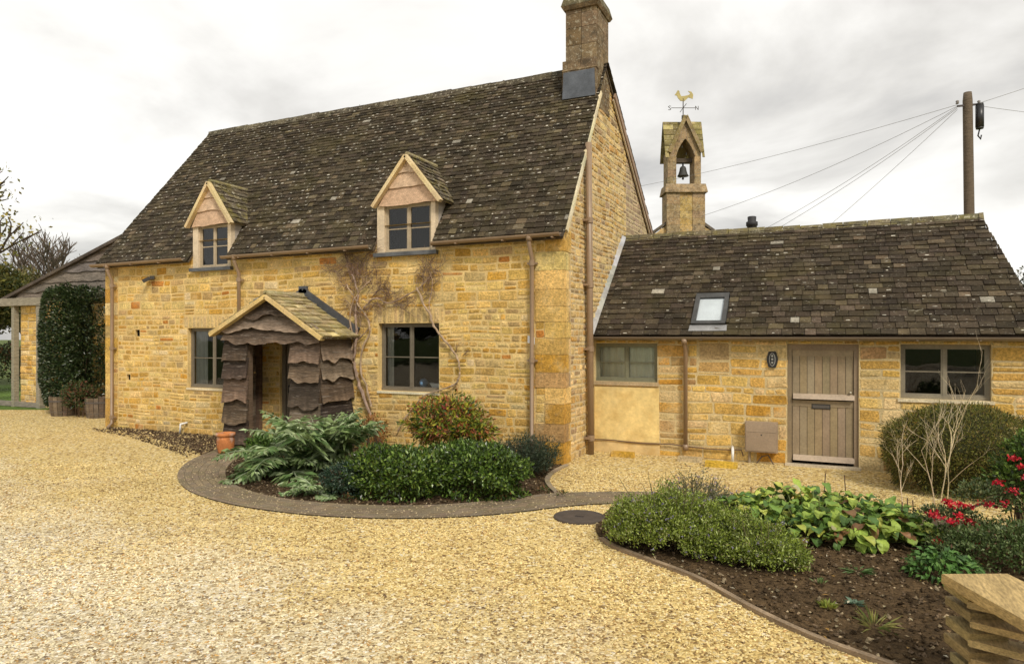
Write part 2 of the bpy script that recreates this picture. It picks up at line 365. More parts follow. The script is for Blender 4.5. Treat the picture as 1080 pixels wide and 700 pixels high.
ya = np.array([.62, .46, .175]); yb = np.array([.80, .655, .33]); dk = np.array([.28, .18, .07]); pa = np.array([.62, .53, .34]); pb = np.array([.86, .79, .60])
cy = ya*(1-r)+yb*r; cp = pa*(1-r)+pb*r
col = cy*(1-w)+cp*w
dkm = (RNG.random(len(P)) < .2)[:, None]; col = np.where(dkm, dk*(1+.6*w)*RNG.uniform(.7, 1.6, (len(P), 1)), col)
om = (RNG.random(len(P)) < .025)[:, None]; col = np.where(om, np.array([.5, .29, .11]), col)
col *= RNG.uniform(.75, 1.15, (len(P), 1))*(1+.22*vnoise(P, .45, 8)+.15*vnoise(P, 1.7, 4))[:, None]
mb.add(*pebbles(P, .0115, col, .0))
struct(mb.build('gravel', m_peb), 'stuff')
# soil crumbs, bark and chips on the beds
mb = MB()
P, zz = frustum_pts(42000, 4.2, 12)
keep = inside(P, bed2) | inside(P, bed1) | inside(P, strip)
P = P[keep]; r = RNG.random(len(P))
col = np.where((r < .68)[:, None], np.array([.095, .062, .031]), np.where((r < .90)[:, None], np.array([.20, .14, .085]), np.array([.42, .33, .20])))*RNG.uniform(.6, 1.5, (len(P), 1))
mb.add(*pebbles(P, RNG.uniform(.008, .024, len(P)), col, .012, .7))
struct(mb.build('soil_crumbs', m_soil), 'stuff')
mb = MB()
bx0 = np.array(strip).min(0); bx1 = np.array(strip).max(0)
P = RNG.uniform(bx0-.35, bx1+.1, (16000, 2)); P = P[P[:, 1] < -.03]; ins = inside(P, strip); near = inside(P+np.array([.0, .35]), strip) | inside(P+np.array([-.2, .2]), strip)
P = P[(ins & (RNG.random(len(P)) < .7)) | (~ins & near & ~inside(P, path_poly) & (RNG.random(len(P)) < .25))]; r = RNG.random(len(P))
col = np.where((r < .6)[:, None], np.array([.11, .07, .04]), np.where((r < .82)[:, None], np.array([.26, .19, .11]), np.array([.60, .46, .22])))*RNG.uniform(.6, 1.3, (len(P), 1))
mb.add(*pebbles(P, RNG.uniform(.01, .028, len(P)), col, .008, .7)); struct(mb.build('soil_litter', m_soil), 'stuff')
# chips scattered over the path
mb = MB()
P, zz = frustum_pts(60000, 6, 12); P = P[inside(P, path_poly)]; P = P[RNG.random(len(P)) < .24]
col = np.tile(np.array([.5, .4, .24]), (len(P), 1))*RNG.uniform(.5, 1.2, (len(P), 1))
mb.add(*pebbles(P, .011, col, .014)); struct(mb.build('loose_chippings', m_peb), 'stuff')

# ================================================================== STONE WALLS
PAL = [((.66, .45, .145), 6), ((.72, .52, .185), 6), ((.62, .40, .11), 4), ((.75, .58, .25), 3), ((.62, .36, .07), 1.3), ((.52, .38, .18), 2), ((.52, .24, .06), .3), ((.74, .61, .34), 1.5)]
PAL_ORANGE = [((.66, .43, .12), 5), ((.74, .53, .19), 6), ((.62, .35, .07), 1.5), ((.74, .58, .29), 3), ((.48, .32, .15), 1.5)]
PAL_GABLE = [((.68, .50, .22), 5), ((.75, .58, .29), 5), ((.58, .41, .18), 3), ((.56, .35, .12), 2), ((.42, .31, .19), 2)]
PAL_PINK = [((.40, .29, .19), 4), ((.46, .34, .23), 3), ((.34, .24, .15), 2)]
def pick(pal):
    c = random.choices([p[0] for p in pal], [p[1] for p in pal])[0]
    return (c[0]*.97, c[1]*.915, c[2]*.84) if pal in (PAL, PAL_ORANGE, PAL_GABLE) else c
def stone(mb, P, u0, u1, v0, v1, d, c, g=.004):
    d *= .75
    w, h = u1-u0, v1-v0; b = min(.016, w*.2, h*.2); j = lambda: random.uniform(-1, 1)*min(.011, h*.1)
    u0 += g; u1 -= g; v0 += g; v1 -= g
    o = [(u0+b, v0), (u1-b, v0), (u1, v0+b), (u1, v1-b), (u1-b, v1), (u0+b, v1), (u0, v1-b), (u0, v0+b)]
    o = [(a+j()*1.3, q+j()) for a, q in o]; d2 = [random.uniform(.4, 1.25) for _ in o]; o = [(a, q) for a, q in o]
    cu, cv = (u0+u1)/2, (v0+v1)/2; V = [P(a, q, -.012) for a, q in o]
    for a, q in o: V.append(P(a+(cu-a)*min(.5, .02/max(w/2, .01)), q+(cv-q)*min(.5, .018/max(h/2, .01)), d*random.uniform(.55, 1.1)))
    V.append(P(cu, cv, d*1.15))
    f = [(i, (i+1) % 8, 8+(i+1) % 8, 8+i) for i in range(8)]+[(8+i, 8+(i+1) % 8, 16) for i in range(8)]
    mb.add(V, f, c)
def rubble(mb, P_in, urange, z0, z1, ops, pal, hr=(.09, .19), lr=(.16, .5), prot=.014, thin=.25, wav=.022):
    sd_ = random.uniform(0, 50)
    def P(u, v, d):
        k = min(1, max(0, (v-z0)/.2))*min(1, max(0, (z1-v)/.2))
        for o in ops:
            du = max(o[0]-u, u-o[1], 0); dv = max(o[2]-v, v-o[3], 0); k = min(k, .25+math.hypot(du, dv)/.3)
        return P_in(u, v+wav*k*(mnoise.noise((u*.9, v*1.3, sd_))*1.6+.5*mnoise.noise((u*3.1, v*3, sd_+9))), d)
    v = z0
    while v < z1-.03:
        h = min(random.uniform(*hr), z1-v)
        if z1-v-h < .05: h = z1-v
        a, b = urange(v+h*.5)
        segs = [(a, b, v, v+h)]
        for (ou0, ou1, ov0, ov1) in ops:
            ns_ = []
            for (s0, s1, w0, w1) in segs:
                if w1 <= ov0+.001 or w0 >= ov1-.001 or s1 <= ou0 or s0 >= ou1: ns_.append((s0, s1, w0, w1)); continue
                if s0 < ou0: ns_.append((s0, ou0, w0, w1))
                if s1 > ou1: ns_.append((ou1, s1, w0, w1))
                m0, m1 = max(s0, ou0), min(s1, ou1)
                if w0 < ov0-.03: ns_.append((m0, m1, w0, ov0))
                if w1 > ov1+.03: ns_.append((m0, m1, ov1, w1))
            segs = ns_
        for (s0, s1, w0, w1) in segs:
            u = s0
            while u < s1-.02:
                l = random.uniform(*lr)*(.7 if h < .12 else 1.)
                if s1-u-l < lr[0]*.6: l = s1-u
                c = jit(pick(pal), .14, .05); d = random.uniform(.3, 1.2)*prot
                if w1-w0 > .13 and random.random() < thin:
                    q = w0+(w1-w0)*random.uniform(.4, .6)
                    stone(mb, P, u, u+l, w0, q, d, c); stone(mb, P, u, u+l*1., q, w1, d, jit(pick(pal), .14, .05))
                else: stone(mb, P, u, u+l, w0, w1, d, c)
                u += l
        v += h
def backing(mb, P, u0, u1, v0, v1, ops, c, thick=.45, reveal=.16):
    us = sorted(set([u0, u1]+[x for o in ops for x in o[:2] if u0 < x < u1])); vsl = sorted(set([v0, v1]+[x for o in ops for x in o[2:4] if v0 < x < v1]))
    for i in range(len(us)-1):
        for j in range(len(vsl)-1):
            cu, cv = (us[i]+us[i+1])/2, (vsl[j]+vsl[j+1])/2
            if any(o[0] < cu < o[1] and o[2] < cv < o[3] for o in ops): continue
            mb.add([P(us[i], vsl[j], 0), P(us[i+1], vsl[j], 0), P(us[i+1], vsl[j+1], 0), P(us[i], vsl[j+1], 0)], [(0, 1, 2, 3)], c)
    for o in ops:
        a, b, p, q = o; k = -reveal
        for (e0, e1) in (((a, p), (a, q)), ((b, q), (b, p)), ((a, q), (b, q)), ((b, p), (a, p))):
            mb.add([P(*e0, 0), P(*e1, 0), P(*e1, k), P(*e0, k)], [(0, 1, 2, 3)], c)
MORT = (.70, .51, .22)

# waney edged boards in a wall frame
def waney(mb, P, top, bot, v0, v1, c, amp=.025, n=14, d0=.0, tilt=.025, thick=.02, ph=None, edge=0):
    ph = random.uniform(0, 9) if ph is None else ph
    T = []; B = []
    for i in range(n+1):
        t = i/n; ut = top[0]+(top[1]-top[0])*t; ub = bot[0]+(bot[1]-bot[0])*t
        wv = amp*(mnoise.noise((ub*2.3+ph, ph, 0))+.5*mnoise.noise((ub*6+ph, 3, ph)))*1.6
        T.append((ut, v1)); B.append((ub, v0+wv))
    V = []
    for i in range(n+1):
        r_ = random.uniform(-.003, .003)
        V += [P(T[i][0], T[i][1], d0), P((T[i][0]+B[i][0])/2, (T[i][1]+B[i][1])/2, d0+tilt*.5+r_*2+.006), P(B[i][0], B[i][1], d0+tilt+r_), P(B[i][0], B[i][1], d0+tilt-thick), P(T[i][0], T[i][1], d0-thick)]
    f = []
    for i in range(n):
        a = i*5; b = a+5
        f += [(a, a+1, b+1, b), (a+1, a+2, b+2, b+1), (a+2, a+3, b+3, b+2), (a+3, a+4, b+4, b+3), (a+4, a, b, b+4)]
    f += [(0, 1, 2, 3, 4), tuple(n*5+k for k in (4, 3, 2, 1, 0))]
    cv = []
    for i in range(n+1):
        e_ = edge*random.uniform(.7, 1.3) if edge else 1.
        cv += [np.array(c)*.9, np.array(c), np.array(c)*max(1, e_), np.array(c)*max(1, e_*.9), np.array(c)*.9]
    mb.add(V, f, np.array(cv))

# slates laid in courses on a slope: O corner, U along the eave, VV up the slope, Nn outward
def slates(mb, O, U, VV, Nn, urange, vlen, e0=.125, e1=.082, wr=(.12, .22), base=(.056, .044, .027), skip=None, th=.018, jv=.007, gaps=(), lich=.13):
    O, U, VV, Nn = [np.array(q, float) for q in (O, U, VV, Nn)]
    v = 0.; k = 0
    while v < vlen:
        ex = e0+(e1-e0)*v/vlen; ln = min(ex*1.35, vlen-v+.02); A_, B_ = urange(v+ex*.3); ivs = [(A_, B_)]
        for (g0, g1, gv0, gv1) in gaps:
            if gv0 <= v+ex*.5 < gv1: ivs = [q for (p0, p1) in ivs for q in ((p0, min(p1, g0)), (max(p0, g1), p1)) if q[1]-q[0] > .03]
        us_ = []
        for a, b in ivs:
          u = a-random.uniform(0, .1)
          while u < b:
            w = random.uniform(*wr); u0, u1 = max(u, a), min(u+w, b); u += w
            if u1-u0 < .03: continue
            if skip and skip((u0+u1)/2, v+ex*.5): continue
            j = random.uniform(-jv, jv); t = th*random.uniform(.6, 1.5); r = random.random()
            c = np.array(base)*random.uniform(.65, 1.45)*np.array([1, random.uniform(.94, 1.03), random.uniform(.88, 1.08)])
            if r < .004: c = np.array((.30, .275, .22))*random.uniform(.7, 1.2)
            elif r < .10: c = c*1.8
            s = .004; lift = .012
            P_ = lambda uu, vv, n: O+U*uu+VV*vv+Nn*n
            h = random.uniform(0, .006)
            mb.hexa([P_(u0+s, v+j, lift+h), P_(u1-s, v+j+random.uniform(-.006, .006), lift), P_(u1-s, v+ln, -.004), P_(u0+s, v+ln, -.004),
                     P_(u0+s, v+j, lift+t+h), P_(u1-s, v+j, lift+t), P_(u1-s, v+ln, t*.6), P_(u0+s, v+ln, t*.6)], c)
            if random.random() < lich:      # lichen flake on the exposed tail
                fu = random.uniform(u0+.02, max(u0+.03, u1-.06)); fl = min(random.uniform(.02, .075), u1-fu-.005); fh = random.uniform(.012, .03)
                if fl > .01:
                    fv = v+j+random.uniform(.004, ex*.5); n0 = lift+t+h-(lift+t*.4+h)*(fv-v-j)/ln+.004
                    n1 = n0-(lift+t*.4)*fh/ln; q = [P_(fu, fv, n0), P_(fu+fl, fv+random.uniform(-.004, .004), n0), P_(fu+fl*.85, fv+fh, n1), P_(fu+fl*.1, fv+fh, n1)]
                    mb.add(q, [(0, 1, 2, 3)], np.array((.50, .465, .38))*random.uniform(.55, 1.15))
        v += ex; k += 1
def deck(mb, pts, off, c=(.1, .08, .06)): mb.prism(pts, off, c)

# ================================================================== COTTAGE
XL = -11.46
cot = thing('stone_cottage', 'honey coloured stone cottage with two dormers, timber porch and tall chimney', 'cottage', (-5.7, 3, 0))
P0 = lambda u, v, d: np.array([u, -d, v])                 # front wall, u=X
PG = lambda u, v, d: np.array([d, u, v])                  # right gable, u=Y
winL = (-8.76, -7.38, 1.01, 2.31); win2 = (-3.70, -2.38, 1.11, 2.37)
door1 = (-6.12, -5.05, 0, 2.05)
dm1 = (-8.57, -7.47, 3.60, 4.2); dm2 = (-3.71, -2.46, 3.68, 4.2)
vent1 = (-10.46, -10.30, 2.13, 2.28); vent2 = (-10.75, -10.62, 1.12, 1.25)
ZE = 3.92
lint = [(-8.86, -7.28, 2.31, 2.58), (-3.82, -2.28, 2.37, 2.66)]
ops = [winL, win2, door1, dm1, dm2, vent1, vent2]
mb = MB()
quL = (XL, XL+.42, 0, ZE)
rubble(mb, P0, lambda v: (XL, -.0), 0, ZE, ops+lint+[quL, (-.5, 0, 0, ZE)], PAL, (.085, .185), (.15, .46))
v = 0
while v < ZE-.05:
    h = min(random.uniform(.24, .38), ZE-v); l = .42 if random.random() < .5 else .27
    mb.box((XL-.012, -.013-random.uniform(0, .006), v+.004), (XL+l-.004, .3, v+h-.004), jit(pick(PAL), .1)); mb.box((XL-.006, -.006, v), (XL+l, .3, v+h-.0005), (.66, .49, .24))
    if l < .3: stone(mb, P0, XL+l, XL+.42, v, v+h*.5, .01, jit(pick(PAL), .1)); stone(mb, P0, XL+l, XL+.42, v+h*.5, v+h, .01, jit(pick(PAL), .1))
    l = .5 if random.random() < .5 else .32; c = jit(pick(PAL_ORANGE if random.random() < .4 else PAL), .12)
    g_ = .004; m_ = .34 if l < .4 else .22; b_ = .012; zz0, zz1 = v+g_, v+h-g_
    mb.box((-l+g_, -.014-random.uniform(0, .006), zz0), (.014+random.uniform(0, .006), .10, zz1), c); mb.box((-.1, .101, zz0), (.013+random.uniform(0, .006), m_, zz1), np.array(c)*np.array([1.04, 1.1, 1.25]))
    mb.box((-l, -.007, v), (.007, m_, v+h-.0005), (.66, .49, .24))
    if m_ < .3: stone(mb, PG, m_, .36, v, v+h, .01, jit(pick(PAL_GABLE), .1))
    if l < .4: stone(mb, P0, -.5, -l, v, v+h*.5, .012, jit(pick(PAL), .1)); stone(mb, P0, -.5, -l, v+h*.5, v+h, .012, jit(pick(PAL), .1))
    v += h
for (a, b, p, q) in lint:
    u = a
    while u < b-.01:
        w = min(random.uniform(.09, .15), b-u)
        if b-u-w < .05: w = b-u
        stone(mb, P0, u, u+w, p+.0, q+random.uniform(-.01, .01), .012, jit((.60, .43, .20), .1)); u += w
fw = mb.build('front_stonework', m_stone, cot)
mb = MB(); backing(mb, P0, XL, 0, 0, ZE, ops, MORT, reveal=.3)
mb.build('front_wall', m_mortar, cot)
# gable: slope up to ridge then down to rear extension
RY, RZ = 2.29, 7.42
def gz(y): return ZE+(RZ-ZE)*y/RY if y < RY else RZ-(RZ-4.56)*(y-RY)/(6.19-RY)
def grange(v):
    if v < ZE: a = 0
    else: a = (v-ZE)/(RZ-ZE)*RY
    b = 6.6 if v < 4.2 else RY+(RZ-v)/(RZ-4.56)*(6.19-RY)
    return a+.02, min(b, 6.6)-.03
mb = MB()
ext = (3.9, 7, 0, 8)
rubble(mb, PG, grange, 0, 7.30, [ext, (0, .36, 0, ZE)], PAL_GABLE, (.07, .15), (.12, .34), .02)
rubble(mb, PG, grange, 0, 6.6, [(-1, 3.9, 0, 8)], PAL_PINK, (.09, .16), (.18, .4), .012)
v = 0
while v < ZE-.05:
    v += 1
mb.build('gable_stonework', m_stone, cot)
mb = MB()
pts = [(0, 0, 0), (0, 6.6, 0), (0, 6.6, 4.26), (0, RY, RZ), (0, 0, ZE)]
mb.prism(pts, (-.25, 0, 0), (.60, .48, .28))
pts = [(XL+.0, 0, 0), (XL, 6.6, 0), (XL, 6.6, 4.2), (-10.75, RY, RZ-.05), (XL, 0, ZE)]
mb.prism(pts, (.2, 0, 0), (.60, .48, .28))
mb.box((XL, 6.45, 0), (0, 6.6, 4.2), (.60, .48, .28))
mb.build('gable_wall', m_mortar, cot)
mb = MB()   # room liners behind the windows, coloured dark to stand for indoor shade
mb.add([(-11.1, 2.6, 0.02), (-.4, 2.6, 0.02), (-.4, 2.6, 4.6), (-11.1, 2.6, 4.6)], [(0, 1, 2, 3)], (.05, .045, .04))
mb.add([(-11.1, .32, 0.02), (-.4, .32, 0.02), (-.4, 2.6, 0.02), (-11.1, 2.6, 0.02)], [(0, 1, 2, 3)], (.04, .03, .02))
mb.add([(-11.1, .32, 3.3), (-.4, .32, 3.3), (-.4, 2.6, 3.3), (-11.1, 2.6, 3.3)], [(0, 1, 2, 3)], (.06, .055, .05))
mb.build('room_shade_liner', m_interior, cot)
for vq in (vent1, vent2):
    mb = MB(); mb.pbox(P0, vq[0]-.01, vq[1]+.01, vq[2]-.01, vq[3]+.01, -.10, -.06, (.008, .008, .008)); mb.build('vent_shade_panel', m_interior, cot)  # black panel painted as the darkness inside the vent
# roof
sl_len = math.hypot(RY+.17, RZ-3.70); O = np.array([0, -.17, 3.70+.03]); VV = np.array([0, (RY+.17), RZ-3.70])/sl_len; Nn = np.array([0, -VV[2], VV[1]])
def rrange(v): t = v/sl_len; return (-11.68+(-10.62+11.68)*t, .07)
def rskip(u, v):
    for (a, b) in ((-8.55, -7.56), (-3.57, -2.56)):
        if a < u < b and v < 1.0: return True
    return False
mb = MB()
slates(mb, O, [1, 0, 0], VV, Nn, rrange, sl_len, lich=.34, gaps=[(-8.58, -7.46, -1, .98), (-3.72, -2.45, -1, .98)])
mb.build('roof_slates', m_slate, cot)
mb = MB()
rs_len = math.hypot(6.75-RY, RZ-4.15); O2 = np.array([0, 6.75, 4.15]); V2 = np.array([0, -(6.75-RY), RZ-4.15])/rs_len
slates(mb, O2+np.array([0, 0, .03]), [1, 0, 0], V2, [0, V2[2], -V2[1]], lambda v: (-11.6+.9*v/rs_len, .1), rs_len, .25, .16, (.3, .5))
o = mb.build('rear_roof_slates', m_slate, cot)
mb = MB()
e = np.array([0, .03, -.03])
# deck with gaps at the dormers
for (a, b) in ((-11.6, -8.582), (-7.458, -3.722), (-2.448, .04)):
    at = max(a, -10.62)
    mb.hexa([(a, -.12, 3.72), (b, -.12, 3.72), (b, RY, RZ-.06), (at, RY, RZ-.06), (a, -.12, 3.76), (b, -.12, 3.76), (b, RY, RZ-.01), (at, RY, RZ-.01)], (.12, .09, .06))
for (a, b) in ((-8.581, -7.459), (-3.721, -2.449)):
    y = .42; z = 3.70+(y+.17)/(RY+.17)*(RZ-3.70)
    mb.hexa([(a, y, z-.02), (b, y, z-.02), (b, RY, RZ-.06), (a, RY, RZ-.06), (a, y, z+.02), (b, y, z+.02), (b, RY, RZ-.01), (a, RY, RZ-.01)], (.12, .09, .06))
mb.hexa([(-10.62, RY, RZ-.06), (.04, RY, RZ-.06), (.04, 6.72, 4.12), (-11.6, 6.72, 4.12), (-10.62, RY, RZ-.01), (.04, RY, RZ-.01), (.04, 6.72, 4.16), (-11.6, 6.72, 4.16)], (.12, .09, .06))
mb.build('roof_deck', m_timber, cot)
mb = MB(); x = -10.66
while x < -.66:
    w = random.uniform(.4, .5); w = min(w, -.64-x); h = random.uniform(.035, .055)
    mb.hexa([(x, RY-.13, RZ-.13), (x+w-.01, RY-.13, RZ-.13), (x+w-.01, RY+.15, RZ-.07), (x, RY+.15, RZ-.07),
             (x, RY-.035, RZ+h), (x+w-.01, RY-.035, RZ+h+.008), (x+w-.01, RY+.04, RZ+h+.008), (x, RY+.04, RZ+h)], jit((.10, .085, .055), .3)); x += w
mb.build('ridge_stones', m_chimney, cot)
# verge mortar strips
mb = MB()
def strip3(mb, a, b, w, h, c, n=10):
    a = np.array(a); b = np.array(b)
    for i in range(n):
        p = a+(b-a)*i/n; q = a+(b-a)*(i+1)/n; mb.beam(p, q, w, h+random.uniform(-.01, .01), jit(c, .06))
strip3(mb, (.045, -.02, 3.86), (.045, RY-.42, RZ-.66), .085, .075, (.70, .62, .42), 14)
o = mb.build('front_verge', m_mortar, cot)
mb = MB(); mb.beam((.07, RY+.5, RZ-.42), (.07, 6.7, 4.16), .04, .12, (.30, .20, .13)); mb.beam((.045, RY+.5, RZ-.50), (.045, 6.7, 4.07), .03, .07, (.62, .52, .38))
mb.build('rear_bargeboard', m_paint, cot)
# gutters
BR = (.27, .185, .115)
def gutter(mb, x0, x1, y, z0, z1, r=.06, c=BR, n=8):
    V = []
    for x_, z_ in ((x0, z0), (x1, z1)):
        for rr in (r, r-.008):
            for k in range(n+1):
                t = math.pi+math.pi*k/n; V.append((x_, y+rr*math.cos(t), z_+rr*math.sin(t)))
    m_ = n+1; f = []
    for k in range(n): f += [(k, k+1, 2*m_+k+1, 2*m_+k), (m_+k+1, m_+k, 3*m_+k, 3*m_+k+1), (k, m_+k, m_+k+1, k+1), (2*m_+k, 2*m_+k+1, 3*m_+k+1, 3*m_+k)]
    f += [(0, 2*m_, 3*m_, m_), (n, m_+n, 3*m_+n, 2*m_+n)]
    mb.add(V, f, c)
for (a, b) in ((-11.7, -8.66), (-7.52, -3.76), (-2.42, .02)):
    mb = MB(); gutter(mb, a, b, -.2, 3.80+.0*a, 3.82); x = a+.5
    while x < b: mb.box((x, -.26, 3.735), (x+.03, -.05, 3.755), BR); x += .9
    mb.build('gutter', m_pipe, cot)
def downpipe(x, ytop, z1, z0, r=.036, off=-.09, swan=True, joints=(1.9,), shoe=True):
    mb = MB()
    pts = ([(x, ytop, z1), (x, ytop, z1-.12), (x, off, z1-.34)] if swan else [(x, off, z1)])+[(x, off, z0+.1)]
    if shoe: pts += [(x+.02, off-.12, z0)]
    mb.tube(pts, r, 10, BR)
    o = mb.build('downpipe', m_pipe, cot, True)
    for z in joints: mb = MB(); mb.tube([(x, off, z-.04), (x, off, z+.05)], r*1.35, 10, BR); mb.box((x-.09, off+.0, z-.015), (x+.09, off+.05, z+.015), BR); mb.build('pipe_collar', m_pipe, o)
    if swan: mb = MB(); mb.tube([(x, ytop, z1-.07), (x, ytop, z1+.03)], r*1.5, 10, BR); mb.build('pipe_collar', m_pipe, o, True)
downpipe(-11.13, -.2, 3.76, .02, joints=(3.3, 1.85, .25), off=-.09)
downpipe(-7.16, -.2, 3.78, 1.6, joints=(3.3,), off=-.08, shoe=False)
downpipe(-.53, -.2, 3.78, .02, joints=(3.35, 1.72), off=-.08)
mb = MB(); mb.tube([(.10, 1.02, 5.58), (.10, 1.10, 2.8), (.10, 1.16, 0)], .058, 14, BR); o = mb.build('soil_pipe', m_pipe, cot, True)
for z, y in ((4.2, 1.06), (3.05, 1.09), (1.9, 1.12), (.3, 1.15)):
    mb = MB(); mb.tube([(.10, y, z-.05), (.10, y, z+.05)], .072, 14, BR)
    mb.box((.0, y-.1, z-.02), (.12, y+.1, z+.02), BR); mb.build('pipe_collar', m_pipe, o)
# chimney
CH = (.19, .135, .075)
mb = MB()
def ringbox(mb, x0, x1, y0, y1, z0, z1, c, n=1):
    mb.box((x0, y0, z0), (x1, y1, z1), c)
z = 6.5; hs = [.36, .3, .33, .30, .34, .30]
mb.box((-.60, 1.86, 6.3), (-.03, 2.54, 8.4), (.2, .15, .09))
while z < 8.38:
    h = min(random.uniform(.26, .36), 8.40-z)
    k = 0.05 if z < 7.25 else 0.
    for (a, b) in ((-.62-k, -.3), (-.3, .0+k*.2)):
        sh = random.uniform(-.06, .06) if a < -.5 else 0
        mb.box((a+.004+(0 if a < -.5 else .0), 1.80-k, z+.004), (b-.004, 1.88, z+h-.004), jit(CH, .16))
    for (a, b) in ((1.882, 2.2), (2.2, 2.56+k)):
        mb.box((-.1, a+.004, z+.004), (.008+k*.2, b-.004, z+h-.004), jit(CH, .16))
    mb.box((-.62-k, 1.882, z+.004), (-.56, 2.56+k, z+h-.004), jit(CH, .16)); mb.box((-.56, 2.5, z+.004), (-.1, 2.56+k, z+h-.004), jit(CH, .16))
    z += h
mb.hexa([(-.68, 1.74, 7.22), (.02, 1.74, 7.22), (.02, 2.63, 7.22), (-.68, 2.63, 7.22), (-.62, 1.79, 7.38), (.012, 1.79, 7.38), (.012, 2.57, 7.38), (-.62, 2.57, 7.38)], CH)
o_ch = mb.build('chimney', m_chimney, cot)
mb = MB(); mb.hexa([(-.65, 1.76, 8.40), (.03, 1.76, 8.40), (.03, 2.60, 8.40), (-.65, 2.60, 8.40), (-.69, 1.72, 8.47), (.07, 1.72, 8.47), (.07, 2.64, 8.47), (-.69, 2.64, 8.47)], jit(CH, .1))
mb.hexa([(-.69, 1.72, 8.472), (.07, 1.72, 8.472), (.07, 2.64, 8.472), (-.69, 2.64, 8.472), (-.64, 1.77, 8.66), (.02, 1.77, 8.66), (.02, 2.59, 8.66), (-.64, 2.59, 8.66)], (.13, .11, .06))
mb.build('chimney_cap', m_chimney, o_ch)
mb = MB()
mb.hexa([(-.66, 1.72, 6.68), (.0, 1.72, 6.68), (.0, 1.79, 6.68), (-.66, 1.79, 6.68), (-.64, 1.73, 7.19), (-.02, 1.73, 7.19), (-.02, 1.79, 7.19), (-.64, 1.79, 7.19)], (.10, .11, .125))
mb.build('lead_flashing', m_lead, o_ch)

# windows -----------------------------------------------------------
TP = (.17, .145, .105)
def window(parent, P, u0, u1, v0, v1, d=-.10, cols=2, trans=(.5,), c=TP, fw=.045, curtain=None, sill=None, name='window'):
    mb = MB(); t = .05
    mb.pbox(P, u0, u1, v1-fw, v1, d-t, d, c); mb.pbox(P, u0, u1, v0, v0+fw, d-t, d+.012, c)
    mb.pbox(P, u0, u0+fw, v0+fw, v1-fw, d-t, d, c); mb.pbox(P, u1-fw, u1, v0+fw, v1-fw, d-t, d, c)
    iu0, iu1, iv0, iv1 = u0+fw, u1-fw, v0+fw, v1-fw
    for k in range(1, cols):
        u = iu0+(iu1-iu0)*k/cols; mb.pbox(P, u-.02, u+.02, iv0, iv1, d-t, d-.003, c)
    for k in range(cols):
        a = iu0+(iu1-iu0)*k/cols+(.02 if k else 0); b = iu0+(iu1-iu0)*(k+1)/cols-(.02 if k < cols-1 else 0)
        # casement rim
        for q in ((a, a+.022, iv0, iv1), (b-.022, b, iv0, iv1)): mb.pbox(P, *q, d-.04, d-.012, c)
        mb.pbox(P, a+.022, b-.022, iv0, iv0+.03, d-.04, d-.012, c); mb.pbox(P, a+.022, b-.022, iv1-.022, iv1, d-.04, d-.012, c)
        for tr in trans:
            v = iv0+(iv1-iv0)*tr; mb.pbox(P, a+.022, b-.022, v-.010, v+.010, d-.038, d-.018, c)
    w = mb.build(name, m_paint, parent)
    mb = MB(); mb.add([P(iu0, iv0, d-.03), P(iu1, iv0, d-.03), P(iu1, iv1, d-.03), P(iu0, iv1, d-.03)], [(0, 1, 2, 3)], (.1, .1, .1))
    mb.build('pane', m_glass, w)
    if curtain:
        mb = MB()
        for (a, b, cc) in curtain:
            n = max(6, int((b-a)*30)); V = []
            for i in range(n+1):
                uu = a+(b-a)*i/n; dd = d-.075-.015*math.sin(i*1.7)
                V += [P(uu, iv0+.0, dd), P(uu, iv1, dd)]
            mb.add(V, [(2*i, 2*i+2, 2*i+3, 2*i+1) for i in range(n)], cc)
        mb.build('curtain', m_cloth, w)
    if sill:
        mb = MB(); mb.pbox(P, u0-sill[0], u1+sill[0], v0-sill[1], v0-.002, -.28, sill[2], sill[3]); mb.build('sill', m_mortar if len(sill) < 5 else sill[4], w)
    return w
window(cot, P0, *winL, d=-.09, c=TP, fw=.05, curtain=[(-8.70, -8.33, (.36, .37, .36))], sill=(.02, .045, .025, (.72, .62, .42)))
window(cot, P0, *win2, d=-.11, c=TP, fw=.05, curtain=[(-3.62, -3.47, (.42, .41, .36)), (-3.6, -3.1, (.3, .28, .22))][:1], sill=(.02, .045, .025, (.74, .66, .45)))
# front door inside the porch
mb = MB(); c = (.17, .145, .11)
mb.box((-6.12, .06, 0.02), (-6.03, .16, 2.05), c); mb.box((-5.14, .06, 0.02), (-5.05, .16, 2.05), c); mb.box((-6.03, .06, 1.97), (-5.14, .16, 2.05), c)
fd = mb.build('front_door', m_paint, cot)
mb = MB()
for i in range(6): mb.box((-6.03+i*.148+.003, .10, 0.03), (-6.03+(i+1)*.148-.003, .14, 1.97), c)
mb.build('door_boards', m_paint, fd)
mb = MB(); mb.tube([(-5.93, .09, .98), (-5.93, .03, 1.0), (-5.93, .03, 1.12), (-5.93, .09, 1.14)], .012, 8, (.03, .03, .03)); mb.build('handle', m_black, fd, True)

